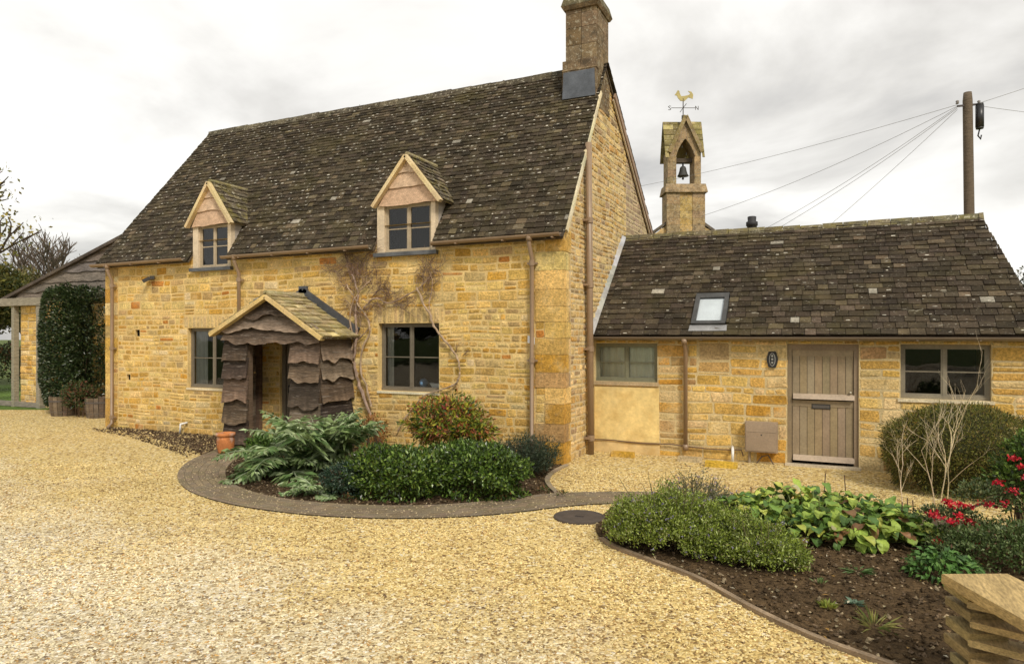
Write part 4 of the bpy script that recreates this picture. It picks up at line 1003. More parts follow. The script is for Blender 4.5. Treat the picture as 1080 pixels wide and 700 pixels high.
while v < vs_:
    h = min(.32, vs_-v)
    mb.pbox(PB, u0+.05, ou0, v+.003, v+h-.003, -.72, .15, jit(ST, .12)); mb.pbox(PB, ou1, u1-.05, v+.003, v+h-.003, -.72, .15, jit(ST, .12)); v += h
arch = lambda u: vs_+(vt-vs_)*(1-abs(u-oc)/hw)**.62 if abs(u-oc) < hw else vs_
topf = lambda u: H_(126)-abs(u-oc)*1.9
us = np.linspace(u0+.05, u1-.05, 25)
for i in range(24):
    a, b = us[i], us[i+1]; ta, tb = min(topf(a), H_(128)), min(topf(b), H_(128)); ta = max(ta, H_(166)); tb = max(tb, H_(166))
    mb.hexa([PB(a, arch(a), .15), PB(b, arch(b), .15), PB(b, arch(b), -.72), PB(a, arch(a), -.72), PB(a, ta, .15), PB(b, tb, .15), PB(b, tb, -.72), PB(a, ta, -.72)], jit(ST, .05))
mb.build('arch', m_chimney, bcote)
mb = MB()   # saddle roof behind the gablet, ridge left to right
rz, rd = H_(127), -.3; ez = H_(168)
for s in (1, -1):
    L = math.hypot(.58, rz-ez); ft = PB(u0-.08, ez, rd+s*.58); tp = PB(u0-.08, rz, rd); up = (tp-ft)/np.linalg.norm(tp-ft); N_ = np.cross(ux, up)*(1 if s > 0 else -1); N_ = N_ if N_[2] > 0 else -N_
    slates(mb, ft, ux, up, N_, lambda v: (0, u1-u0+.16), np.linalg.norm(tp-ft), .3, .25, (.25, .5), base=(.24, .20, .085), th=.03,
           skip=lambda u, v, s=s: s > 0 and abs(u+u0-.08-oc) < .10+(1-v/L)*.62)
for s in (-1, 1):
    a = PB(oc, H_(124), .22); b = PB(oc+s*.72, H_(162), .22); mb.beam(a, b, .16, .14, jit((.27, .2, .11), .05), up=fx)
    pf = [PB(oc, H_(125), -.2), PB(oc, H_(125), .2), PB(oc+s*.74, H_(161), .2), PB(oc+s*.74, H_(161), -.1)]
    mb.prism(pf, np.array([0, 0, .06]), (.26, .2, .1))
mb.build('bellcote_roof', m_mossroof, bcote)
t = thing('bell', 'dark bronze bell hanging in the arched opening of the bellcote', 'bell', PB(oc, H_(172), -.3))
mb = MB(); bp = PB(oc, H_(184.5), -.3)
mb.lathe(bp, [(.24, 0), (.25, .02), (.20, .10), (.155, .25), (.14, .36), (.10, .43), (.02, .45)], 20, (.05, .05, .045)); mb.build('bell_body', m_iron, t, True)
mb = MB(); mb.pbox(PB, ou0, ou1, H_(170), H_(165.5), -.36, -.24, (.09, .07, .05)); mb.tube([bp+[0, 0, .43], bp+[0, 0, .62]], .04, 8, (.05, .05, .05)); mb.build('headstock', m_timber, t)
mb = MB(); mb.tube([bp+[0, 0, .2], bp+[0, 0, -.12]], .02, 6, (.05, .05, .05)); mb.tube([bp+[0, 0, -.06], bp+[0, 0, -.14]], .045, 8, (.05, .05, .05)); mb.build('clapper', m_iron, t)
# weathervane
t = thing('weathervane', 'gilded cockerel weathervane with compass arms on top of the bellcote', 'weathervane', PB(oc, H_(124), 0))
PV = lambda u, v, d: np.array([base[0], base[1], 0])+np.array([C_, S_, 0])*(u+.15*0)+np.array([0, 0, v])-np.array([-S_, C_, 0])*d
ov = Uu(720.5)
mb = MB(); mb.tube([PV(ov, H_(127), 0), PV(ov, H_(104), 0)], .022, 6, (.06, .05, .04)); mb.tube([PV(ov, H_(126), 0), PV(ov, H_(122), 0)], .07, 8, (.1, .09, .06)); mb.build('spindle', m_iron, t)
mb = MB(); ya_ = H_(114)
mb.tube([PV(Uu(708), ya_, 0), PV(Uu(734), ya_, 0)], .014, 5, (.08, .07, .06)); mb.tube([PV(ov, ya_, -.55), PV(ov, ya_, .55)], .014, 5, (.08, .07, .06)); mb.build('compass_arm', m_iron, t)
def strokes(pts_list, x, z, s, parent, name):
    mb = MB()
    for pl in pts_list:
        for i in range(len(pl)-1): mb.tube([PV(x+pl[i][0]*s, z+pl[i][1]*s, 0), PV(x+pl[i+1][0]*s, z+pl[i+1][1]*s, 0)], .014, 5, (.08, .07, .06))
    mb.build(name, m_iron, parent)
strokes([[(-.5, -.7), (-.5, .7), (.5, -.7), (.5, .7)]], Uu(734)+.04, ya_, .12, t, 'letter_n')
strokes([[(.5, .6), (-.1, .75), (-.5, .4), (0, 0), (.5, -.4), (.1, -.75), (-.5, -.6)]], Uu(707)-.03, ya_, .12, t, 'letter_s')
mb = MB(); cz = H_(103); ck = [(-.30, .18), (-.36, .10), (-.27, .08), (-.22, -.02), (-.12, -.14), (.04, -.16), (.14, -.08), (.22, .0), (.40, -.06), (.42, .12), (.34, .24), (.20, .27), (.30, .16), (.22, .10), (.06, .06), (-.08, .05), (-.14, .16), (-.16, .26), (-.22, .31), (-.26, .25)]
mb.prism([PV(ov+a*1.05, cz+b*1.05, -.015) for a, b in ck], -np.array([-S_, C_, 0])*.03, (.34, .28, .11)); mb.tube([PV(ov, cz-.25, 0), PV(ov, cz-.1, 0)], .02, 5, (.3, .25, .1)); mb.build('cockerel', m_brass, t)
# flue behind the outbuilding ridge
p = D(793, 243, 17.); mb = MB(); mb.lathe((p[0], p[1], 4.17), [(.13, 0), (.12, .45), (.135, .46), (.135, .55), (.11, .56), (.12, .70), (.14, .71), (.14, .80), (.10, .82), (.105, .93), (.085, .94)], 16, (.03, .03, .032))
fl = thing('flue_cowl', 'short black flue cowl standing behind the outbuilding ridge', 'flue', (p[0], p[1], 0)); mb.build('cowl', m_iron, fl, True)
mb = MB(); mb.tube([(p[0], p[1], 0), (p[0], p[1], 4.2)], .12, 14, (.05, .05, .05)); mb.build('flue_pipe', m_iron, fl, True)

# ================================================================== UTILITY POLE and cables
pp = D(1023, 355, 20.); pole = thing('utility_pole', 'weathered brown timber utility pole behind the outbuilding roof', 'utility pole', (pp[0], pp[1], 0))
ztop = CAMH+258/F*20
mb = MB(); tx = D(1020.5, 355, 20.)
mb.tube([(pp[0], pp[1], 0), (pp[0], pp[1], 4), (tx[0], tx[1], ztop-.25), (tx[0], tx[1], ztop-.02)], [.145, .14, .125, .105], 14, (.13, .10, .07)); mb.build('pole_shaft', m_timber, pole, True)
px = np.array([C_, S_, 0]); pf = np.array([S_, -C_, 0]); top = np.array([tx[0], tx[1], ztop])
mb = MB(); bx = top+px*.32+pf*.05
mb.tube([bx+[0, 0, -.42], bx+[0, 0, -1.05]], .11, 12, (.02, .02, .022)); mb.tube([bx+[0, 0, -.36], bx+[0, 0, -.42]], .10, 12, (.03, .03, .03)); mb.tube([bx+[0, 0, -1.05], bx+[0, 0, -1.1]], .10, 12, (.03, .03, .03)); jb = mb.build('joint_canister', m_black, pole, True)
mb = MB(); mb.tube([bx+[0, 0, -1.1], bx+px*-.05+[0, 0, -1.3], bx+px*.03+[0, 0, -1.4], bx+px*.05+[0, 0, -1.28]], .022, 6, (.03, .03, .03)); mb.build('cable_loop', m_black, jb, True)
mb = MB(); mb.beam(top+px*-.30+[0, 0, -.42], top+px*.35+[0, 0, -.36], .05, .05, (.06, .05, .05)); mb.build('bracket', m_iron, pole)
for s in (-.3, .33):
    mb = MB(); q = top+px*s+pf*.0+[0, 0, -.36]; mb.lathe(q, [(.02, 0), (.05, .02), (.03, .05), (.05, .08), (.02, .11)], 10, (.2, .18, .16)); mb.build('insulator', m_black, pole, True)
def cable(a, b, sag, lab, grp, r=.0065):
    a = np.array(a); b = np.array(b); mb = MB(); n = 16
    mb.tube([a+(b-a)*i/n-np.array([0, 0, sag*4*(i/n)*(1-i/n)]) for i in range(n+1)], r, 4, (.22, .21, .2)); tag(mb.build('overhead_cable', m_metal), lab, 'cable', grp)
A_ = top+px*-.3+[0, 0, -.38]; B_ = top+px*.34+[0, 0, -.33]; GL = 'cables strung from the utility pole'
cable(A_, D(560, 215, 34), .35, 'topmost overhead cable running left from the pole past the bellcote', GL)
cable(A_+[0, 0, -.04], D(740, 228, 26), .2, 'second overhead cable from the pole, ending right of the bellcote', GL)
cable(A_+[0, 0, -.06], D(800, 245, 24), .15, 'upper of the two close cables descending to behind the black flue', GL)
cable(A_+[0, 0, -.10], D(812, 246, 24), .12, 'lower of the two close cables descending to behind the black flue', GL)
cable(A_+[0, 0, -.14], D(870, 242, 24), .05, 'steepest overhead cable dropping from the pole to the outbuilding ridge', GL)
cable(B_, D(1200, 50, 24), .05, 'upper overhead cable running right from the pole', GL)
cable(B_+[0, 0, -.08], D(1200, 127, 30), .1, 'lower overhead cable running right from the pole', GL)
# ================================================================== PLANTS
def N01(c): return np.array(c, float)
def mixcols(N, pal, a=.25):
    w = np.array([p[1] for p in pal], float); w /= w.sum(); c = np.array([p[0] for p in pal])[RNG.choice(len(pal), N, p=w)]
    return c*RNG.uniform(1-a, 1+a, (N, 1))
def lump(dirs, s=2.2, amp=.25, seed=0.):
    return np.array([1+amp*mnoise.noise((d[0]*s+seed, d[1]*s, d[2]*s+seed*.3))*1.6 for d in dirs])
def shell(N, c, r, seed=0., amp=.22, inner=.55, floor=None, s=2.2, upper=True, barrel=False):
    d = RNG.normal(size=(N, 3)); d /= np.linalg.norm(d, axis=1, keepdims=True)
    if upper and not barrel: d[:, 2] = np.where(d[:, 2] < -.35, -d[:, 2], d[:, 2])
    if barrel:
        d[:, 2] = np.where(d[:, 2] < -.35, d[:, 2]*.0+RNG.uniform(-1, 0, N), d[:, 2]); h = np.linalg.norm(d[:, :2], axis=1); lo = d[:, 2] < 0
        k = np.where(lo, (1-.14*np.abs(d[:, 2]))/np.maximum(h, .05), 1.); d[:, 0] *= k; d[:, 1] *= k
    f = RNG.uniform(inner**2, 1, N)**.5*lump(d, s, amp, seed)
    P = np.array(c)+d*np.array(r)*f[:, None]
    if floor is not None: P[:, 2] = np.maximum(P[:, 2], floor+RNG.uniform(0, .05, N))
    nrm = d/np.array(r); nrm /= np.linalg.norm(nrm, axis=1, keepdims=True)
    return P, nrm
def bush(mb, c, r, N, L, Wd, pal, seed=0, amp=.22, inner=.6, out=.8, up=.3, rnd=.7, fold=.2, floor=.02, s=2.2, droop=0., barrel=False):
    P, nr = shell(N, c, r, seed, amp, inner, floor, s, barrel=barrel)
    d = nr*out+RNG.normal(size=(N, 3))*rnd; d[:, 2] += up
    mb.leaves(P, d, nr+RNG.normal(size=(N, 3))*.4, RNG.uniform(.7, 1.3, N)*L, RNG.uniform(.7, 1.3, N)*Wd, mixcols(N, pal), fold, droop)
def stems(mb, c, r, n, col=(.12, .08, .05), rad=.008, z0=0.):
    for _ in range(n):
        a = random.uniform(0, 6.28); q = math.sqrt(random.random()); e = np.array(c)+np.array([r[0]*q*math.cos(a)*.8, r[1]*q*math.sin(a)*.8, r[2]*.6])
        b = np.array([c[0]+r[0]*.25*math.cos(a), c[1]+r[1]*.25*math.sin(a), z0])
        mb.tube([b, b*.5+e*.5+np.array([0, 0, .05]), e], [rad, rad*.8, rad*.4], 5, col)
def plant(name, label, cat, loc, parts, group=None):
    t = thing(name, label, cat, loc, group)
    for nm, mb, mat in parts: mb.build(nm, mat, t)
    return t
# tall clipped evergreen at the left corner
DKG = [((.02, .035, .012), 5), ((.035, .058, .016), 3), ((.06, .085, .03), 1.4), ((.20, .22, .14), .5)]  # palest leaf tone paints glints of light into the foliage
c = D(82, 372, 18.9); mb = MB(); R = (.92, .55, 1.75)
N = 22000; u = RNG.uniform(-1, 1, (N, 3)); k = np.argmax(np.abs(u), 1); fr_ = RNG.random(N) < .4; k[fr_] = 1; u[fr_, 1] = -1.
f = RNG.uniform(.80, 1.02, N); u[np.arange(N), k] = np.sign(u[np.arange(N), k])*f; nr = np.zeros((N, 3)); nr[np.arange(N), k] = np.sign(u[np.arange(N), k])
ln = np.linalg.norm(u, axis=1); rnd_ = np.clip(1.32/ln, 0, 1)[:, None]; u = u*rnd_
wob = np.array([1+.10*mnoise.noise((q[0]*2.2, q[1]*2, q[2]*3.)) for q in u])[:, None]
taper = 1-.12*np.clip(-u[:, 2:3]-.2, 0, 1)*0
P = c+u*np.array(R)*wob; P[:, 0] += .0; P = P[P[:, 2] > .25]; nr = nr[:len(P)]
dd = RNG.normal(size=P.shape)*.6+np.array([0, -.5, .1])+ (P-c)/np.array(R)*.6
mb.leaves(P, dd, RNG.normal(size=P.shape)+np.array([0, -1, .6]), RNG.uniform(.06, .11, len(P)), RNG.uniform(.035, .055, len(P)), mixcols(len(P), DKG), .15)
ms = MB(); stems(ms, (c[0], c[1], .9), (.8, .4, 1.5), 14, (.10, .07, .05), .02, .3)
core = MB(); core.lathe((c[0], c[1], .5), [(.2, 0), (.34, .4), (.36, 2.2), (.3, 2.7), (.1, 2.9)], 12, (.012, .02, .008))  # solid dark core filling the middle of the foliage
plant('evergreen_shrub', 'tall dark clipped evergreen shrub growing from barrels at the left end of the cottage', 'shrub', (c[0], c[1], .4), [('foliage', mb, m_gloss), ('branches', ms, m_bark), ('dark_core', core, m_bark)])
# half barrels under it
def barrel(x, y, lab, r=.36, h=.52):
    t = thing('half_barrel', lab, 'planter', (x, y, 0), 'half barrel planters at the left corner of the cottage')
    mb = MB(); n = 18
    for k in range(n):
        a0, a1 = 2*math.pi*k/n+.02, 2*math.pi*(k+1)/n-.02; cc = jit((.16, .12, .085), .25)
        for (z0, z1, r0, r1) in ((0, h*.5, r*.86, r*.97), (h*.5, h, r*.97, r)):
            mb.hexa([(x+q*math.cos(a), y+q*math.sin(a), z) for z, rr in ((z0, r0), (z1, r1)) for (q, a) in ((rr, a0), (rr, a1), (rr-.025, a1), (rr-.025, a0))], cc)
    mb.build('staves', m_timber, t)
    mb = MB(); mb.lathe((x, y, h-.06), [(r-.03, 0), (r-.03, .01)], 18, (.04, .028, .018)); mb.build('soil', m_soil, t)
    for z, rr in ((.10, r*.885), (.38, r*.99)):
        mb = MB(); n = 24; V = []
        for (q, zz_) in ((rr+.006, z), (rr+.010, z+.045)):
            V += [(x+q*math.cos(2*math.pi*k/n), y+q*math.sin(2*math.pi*k/n), zz_) for k in range(n)]
        mb.add(V, [(k, (k+1) % n, n+(k+1) % n, n+k) for k in range(n)], (.10, .085, .075)); mb.build('hoop', m_iron, t)
p = G(94, 441); barrel(p[0], p[1]+.3, 'weathered half barrel planter nearest the cottage corner drainpipe')
p = G(56, 439); barrel(p[0], p[1]+.3, 'weathered half barrel planter at the left foot of the tall evergreen')
# trailing plant round the barrels
mb = MB(); p = G(70, 441); bush(mb, (p[0], p[1]+.35, .45), (.55, .35, .5), 1800, .07, .03, [((.05, .07, .02), 3), ((.16, .07, .04), 2), ((.08, .10, .03), 2)], 3); ms = MB(); stems(ms, (p[0], p[1]+.35, .4), (.5, .3, .5), 10)
plant('trailing_plant', 'reddish green trailing plant spilling between the two half barrels', 'plant', (p[0], p[1]+.35, 0), [('foliage', mb, m_leaf), ('stems', ms, m_bark)])

# hedge shrubs in the cottage bed
HG = [((.045, .085, .012), 5), ((.085, .15, .02), 4), ((.17, .25, .045), 2.8), ((.02, .035, .01), 2)]
def gp_(px, py, back=0.): q = G(px, py); return np.array([q[0]+S_*-back*0, q[1]+back, 0])
def shrubby(name, label, cat, px, py, back, r, zc, N, L, Wd, pal, seed, mat=m_gloss, amp=.2, flowers=None, **k):
    q = gp_(px, py, back); c = (q[0], q[1], zc); mb = MB(); k.setdefault('barrel', True); bush(mb, c, r, N, L, Wd, pal, seed, amp, **k)
    ms = MB(); stems(ms, c, r, 16)
    parts = [('foliage', mb, mat), ('stems', ms, m_bark)]
    if flowers:
        mf = MB(); flowers(mf, c, r); parts.append(('blossom', mf, m_leaf))
    return plant(name, label, cat, (q[0], q[1], 0), parts)
shrubby('evergreen_bush', 'dense dark green rounded bush in the middle of the cottage bed below the window', 'bush', 478, 529, .50, (.78, .50, .36), .34, 13000, .055, .03, HG, 5)
shrubby('evergreen_bush', 'lower glossy dark bush beside the silver leaved cardoon in the cottage bed', 'bush', 392, 531, .46, (.72, .46, .34), .32, 10000, .055, .03, HG+[((.12, .15, .02), 1.)], 9)
shrubby('box_bush', 'small blue green bush at the front edge of the bed below the cardoon', 'bush', 352, 528, .3, (.38, .26, .24), .22, 3500, .035, .02, [((.02, .045, .025), 4), ((.045, .08, .045), 3)], 12)
AUT = [((.15, .20, .02), 4), ((.34, .32, .03), 4), ((.32, .09, .03), 2.6), ((.05, .09, .02), 3), ((.26, .10, .05), 1)]
def pinkf(mf, c, r):
    for (a, b, z) in ((.5, -.55, .02), (.1, -.6, .30), (-.75, -.3, .25)):
        q = np.array([c[0]+a*r[0], c[1]+b*r[1], c[2]+z]); P = q+RNG.normal(size=(40, 3))*.035; mf.leaves(P, RNG.normal(size=(40, 3)), RNG.normal(size=(40, 3)), .04, .025, mixcols(40, [((.5, .12, .10), 1)]), .2)
shrubby('heavenly_bamboo', 'yellow and red leaved shrub rising behind the dark bush under the window', 'shrub', 462, 500, .35, (.70, .42, .42), .72, 6000, .085, .026, AUT, 15, m_leaf, .35, pinkf, up=.1, rnd=.9)
# rosemary
q = gp_(549, 505, .25); mb = MB(); n = 900
a = RNG.uniform(0, 6.28, n); rr = np.sqrt(RNG.random(n))*.28; bs = np.stack([q[0]+rr*np.cos(a), q[1]+rr*np.sin(a), np.full(n, .05)], 1)
tp = bs+np.stack([np.cos(a)*rr*1.0, np.sin(a)*rr*1.0, .62-.7*rr+RNG.uniform(-.18, .05, n)], 1)
for k in range(14):
    t_ = RNG.uniform(.15, 1, n)[:, None]; P = bs+(tp-bs)*t_+RNG.normal(size=(n, 3))*.012
    mb.leaves(P, (tp-bs)*.9+RNG.normal(size=(n, 3))*.28, RNG.normal(size=(n, 3)), .055, .009, mixcols(n, [((.035, .055, .03), 4), ((.07, .095, .055), 3), ((.02, .03, .015), 2)]), .1)
ms = MB(); stems(ms, (q[0], q[1], .3), (.35, .35, .4), 20)
plant('rosemary_bush', 'grey green spiky rosemary bush by the right front drainpipe', 'bush', q, [('foliage', mb, m_leaf), ('stems', ms, m_bark)])
# cardoons: arching jagged silver leaves
def cardoon(label, c, nl, size, dirs=None, elr=(.35, 1.35), bend=1.5, wd=.33):
    mb = MB(); ms = MB()
    for i in range(nl):
        a = dirs[i % len(dirs)]+random.uniform(-.3, .3) if dirs else 2*math.pi*i/nl+random.uniform(-.3, .3)
        L = size*random.uniform(.75, 1.2); el = random.uniform(*elr); h = np.array([math.cos(a), math.sin(a), 0]); pts = []
        p = np.array(c, float)+h*.05; ang = el; n = 14
        for k in range(n+1):
            pts.append(p.copy()); p = p+(h*math.cos(ang)+np.array([0, 0, math.sin(ang)]))*L/n; ang -= (bend+random.uniform(0, .3))/n*(1.0 if el > .7 else .9)
        for q_ in pts: q_[2] = max(q_[2], .04)
        ms.tube(pts, [.016*(1-.8*k/n) for k in range(n+1)], 5, (.32, .38, .24))
        sdv = np.array([-h[1], h[0], 0])
        P = []; Dd = []; Ls = []; Ws = []
        for k in range(2, n+1):
            prof = math.sin(math.pi*min(1, (k+.5)/(n+1.2)))**.7*L*wd
            fw = pts[k]-pts[k-1]; fw /= np.linalg.norm(fw)+1e-9
            for s in (-1, 1):
                for (o_, sc_, fr) in ((0, 1, .45), (.45, .62, .9), (.7, .5, .2)):
                    b_ = pts[k]*(1-0)+sdv*s*prof*o_*.8+fw*(o_*prof*.25)
                    P.append(b_); Dd.append(sdv*s+fw*fr+np.array([0, 0, random.uniform(-.75, .15)])); Ls.append(prof*sc_); Ws.append(prof*.27*sc_+.014)
        P.append(pts[-1]); Dd.append(pts[-1]-pts[-2]); Ls.append(L*.10); Ws.append(.04)
        P = np.array(P); col = mixcols(len(P), [((.21, .29, .11), 3), ((.35, .43, .23), 3), ((.11, .19, .06), 2)], .2)
        mb.leaves(P, np.array(Dd), np.tile([0, 0, 1.], (len(P), 1))+RNG.normal(size=(len(P), 3))*.5, np.array(Ls), np.array(Ws), col, .12, .1)
    plant('cardoon', label, 'plant', c, [('leaves', mb, m_leaf), ('leaf_ribs', ms, m_leaf)], 'cardoons in the cottage bed')
c1 = gp_(338, 500, .0); cardoon('tallest cardoon with upright jagged silver green leaves in front of the porch side', (c1[0], c1[1], 0), 24, 1.15, elr=(1.1, 1.55), bend=1.0, wd=.30)
c2 = gp_(303, 500, .0); cardoon('low spreading cardoon with arching grey green leaves at the left of the bed', (c2[0], c2[1], 0), 17, .95, elr=(.5, 1.35), bend=1.5, wd=.32)
mb = MB(); c3 = gp_(335, 522, 0); cardoon('small silver cardoon drooping over the path edge', (c3[0], c3[1], 0), 10, .42)
shrubby('parsley_clump', 'bright green leafy clump beside the terracotta pot', 'plant', 268, 492, .2, (.30, .24, .26), .24, 2600, .06, .03, [((.08, .15, .03), 4), ((.13, .22, .04), 3), ((.04, .08, .02), 2)], 21, m_leaf)
# orange dead leaves at the climber's foot
shrubby('dried_foliage', 'orange brown withered stems at the foot of the wall climber', 'plant', 388, 478, .15, (.35, .15, .28), .42, 700, .07, .022, [((.32, .13, .03), 3), ((.4, .22, .07), 2), ((.14, .16, .03), 1)], 23, m_leaf)
# low ground plants along the bed edge
mb = MB()
for i in range(26):
    q = G(330+random.uniform(0, 270), random.uniform(522, 531)); 
    bush(mb, (q[0], q[1]+.08, .05), (.07, .06, .05), 45, .04, .015, [((.06, .09, .02), 3), ((.20, .10, .04), 2)], i)
struct(mb.build('edging_weeds', m_leaf), 'stuff')

# bare wall climber (wisteria)
BK = (.34, .25, .175)
def pw(px, py, d=.05): q = PY(px, py, -d); return q
mb = MB()
lines = [([(402, 468), (395, 448), (383, 415), (376, 395), (374, 375), (378, 350), (374, 330), (380, 310), (372, 290)], .030),
         ([(384, 462), (368, 432), (358, 415), (357, 395), (366, 380), (375, 360), (368, 335), (375, 312), (392, 295)], .020),
         ([(392, 428), (388, 408), (380, 390), (383, 366), (392, 350), (388, 335), (378, 320), (366, 300)], .020),
         ([(370, 345), (366, 356), (367, 370), (374, 385), (380, 400)], .014),
         ([(384, 325), (396, 312), (410, 322), (428, 312), (444, 304), (456, 288)], .014),
         ([(440, 303), (447, 320), (455, 332), (457, 341), (462, 350), (474, 364), (483, 376), (486, 392), (483, 405), (465, 411), (448, 416), (440, 426), (428, 440), (420, 455)], .020),
         ([(457, 341), (452, 322), (458, 300), (454, 287)], .012),
         ([(375, 360), (385, 352), (392, 343), (386, 330)], .012)]
for ln_, r_ in lines:
    pts = [pw(*p) for p in ln_]; pts = smooth_line(pts, 2); n = len(pts)
    pts = [p+np.array([random.uniform(-.008, .008), -random.uniform(0, .04), 0]) for p in pts]
    mb.tube(pts, [r_*1.1*(1-.5*i/n)*random.uniform(.75, 1.25) for i in range(n)], 7, jit(BK, .2))
mt = MB()
def twig(p, a, L, r, depth):
    n = 5; pts = [p]; 
    for i in range(n):
        a += random.uniform(-.45, .45); p = p+np.array([math.cos(a)*L/n, random.uniform(-.015, .012), math.sin(a)*L/n]); p[1] = min(p[1], -.03); pts.append(p)
    mt.tube(pts, [r*(1-.6*i/n) for i in range(n+1)], 4, jit(random.choice([(.20, .13, .09), (.15, .09, .07), (.28, .2, .14)]), .2), False)
    if depth > 0:
        for i in range(1, n+1):
            if random.random() < .8: twig(pts[i], a+random.uniform(-1.2, 1.2), L*.6, r*.6, depth-1)
for (x, y, n, L, am) in ((372, 300, 16, .38, 1.7), (380, 290, 16, .36, 1.5), (360, 290, 8, .30, 2.4), (395, 300, 10, .32, 1.2), (378, 335, 14, .25, 1.6), (386, 320, 8, .3, .5), (455, 295, 12, .26, 1.6), (452, 310, 10, .2, 1.6), (420, 318, 8, .24, .8), (408, 322, 8, .22, 1.5), (440, 306, 7, .2, 1.2), (483, 380, 3, .12, .6), (376, 370, 8, .2, 1.6)):
    for _ in range(n): twig(pw(x+random.uniform(-8, 8), y+random.uniform(-10, 10)), am+random.uniform(-1.3, 1.3), L*random.uniform(.7, 1.5), .007, 2) if random.random() < .65 else None
plant('wall_climber', 'bare twisting wisteria climbing the wall around the right hand window', 'climber', pw(380, 430), [('trunk', mb, m_bark), ('twigs', mt, m_bark)])

# terracotta pot
q = G(238, 478); t = thing('terracotta_pot', 'orange terracotta pot standing on the path left of the porch', 'pot', q)
mb = MB(); R0 = .155; mb.lathe(q, [(R0*.78, 0.012), (R0*.82, .03), (R0*.96, .14), (R0*1.0, .24), (R0*.93, .30), (R0*.90, .315), (R0*1.08, .325), (R0*1.08, .375), (R0*.95, .38), (R0*.88, .34)], 28, (.46, .17, .055)); mb.build('pot_body', m_terra, t, True)
mb = MB(); mb.lathe(q+[0, 0, .30], [(R0*.86, 0), (R0*.8, .02), (R0*.3, .03)], 20, (.04, .028, .02)); mb.build('soil', m_soil, t)
# manhole cover
q = G(611, 546); t = thing('drain_cover', 'dark round drain cover set in the gravel beside the path', 'drain cover', q)
mb = MB(); mb.lathe((q[0], q[1], 0), [(.30, .0), (.30, .022), (.28, .026), (.27, .020), (.0005, .020)], 32, (.07, .055, .045)); mb.build('lid', m_iron, t)
mb = MB(); mb.box((q[0]-.05, q[1]-.012, .02), (q[0]+.05, q[1]+.012, .028), (.05, .04, .035)); mb.build('lifting_key', m_iron, t)

# near bed: asters / catmint mounds
CM = [((.17, .22, .025), 4), ((.25, .32, .045), 4), ((.38, .44, .16), 2.), ((.08, .11, .02), 2), ((.30, .26, .12), .6)]
def sprigs(mb, mfl, c, r, n, pal, fl, seed, lean=.8, L=.035, W=.012, per=16, fcol=((.30, .26, .42), 1)):
    a = RNG.uniform(0, 6.28, n); rr = np.sqrt(RNG.random(n)); nz = np.array([mnoise.noise((math.cos(x)*1.3*y+seed, math.sin(x)*1.3*y, seed)) for x, y in zip(a, rr)])
    b = np.stack([c[0]+rr*r[0]*.6*np.cos(a), c[1]+rr*r[1]*.6*np.sin(a), np.full(n, .01)], 1)
    e = np.stack([c[0]+rr*r[0]*np.cos(a), c[1]+rr*r[1]*np.sin(a), r[2]*np.sqrt(np.clip(1.05-rr**2, .02, 1))*(1+nz*.9)*RNG.uniform(.5, 1.15, n)], 1)
    for k in range(per):
        t_ = RNG.uniform(.35, 1, n)[:, None]**.7; P = b+(e-b)*t_+np.array([0, 0, .10])*r[2]*np.sin(t_*math.pi)+RNG.normal(size=(n, 3))*.022; P[:, 2] = np.maximum(P[:, 2], .015)
        mb.leaves(P, (e-b)*.8+RNG.normal(size=(n, 3))*.45+np.array([0, 0, .1]), RNG.normal(size=(n, 3))+np.array([0, 0, 1.]), RNG.uniform(.6, 1.4, n)*L, W, mixcols(n, pal), .15)
    if fl:
        i = RNG.choice(n, fl); P = e[i]+RNG.normal(size=(fl, 3))*.01
        for k in range(5): mfl.leaves(P+RNG.normal(size=(fl, 3))*.006, RNG.normal(size=(fl, 3))+np.array([0, 0, .3]), RNG.normal(size=(fl, 3)), .018, .011, mixcols(fl, [fcol]), .1)
def mound(name, label, cat, px, py, back, r, n, pal, fl, seed, group=None, **k):
    q = G(px, py); c = (q[0], q[1]+back, 0); mb = MB(); mf = MB(); ms = MB(); sprigs(mb, mf, c, r, n, pal, fl, seed, **k); stems(ms, (c[0], c[1], r[2]*.5), r, 14, (.12, .11, .05), .006)
    parts = [('foliage', mb, m_leaf), ('stems', ms, m_bark)]
    if fl: parts.append(('blossom', mf, m_leaf))
    return plant(name, label, cat, (c[0], c[1], 0), parts, group)
mound('aster_clump', 'large bushy olive green aster clump with faded lilac flowers at the bed corner', 'plant', 697, 592, .50, (.70, .54, .62), 1750, CM, 160, 1., per=26, L=.03, W=.013)
mound('aster_clump', 'smaller bushy olive green clump spilling towards the bare soil', 'plant', 797, 606, .30, (.46, .32, .38), 850, CM, 60, 5., per=26, L=.03, W=.013)
mound('sprawling_perennial', 'grey lilac wispy perennial behind the large green clump', 'plant', 735, 545, .2, (.55, .3, .42), 500, [((.16, .15, .09), 3), ((.12, .14, .06), 2)], 110, 8., per=8, fcol=((.42, .32, .46), 1))
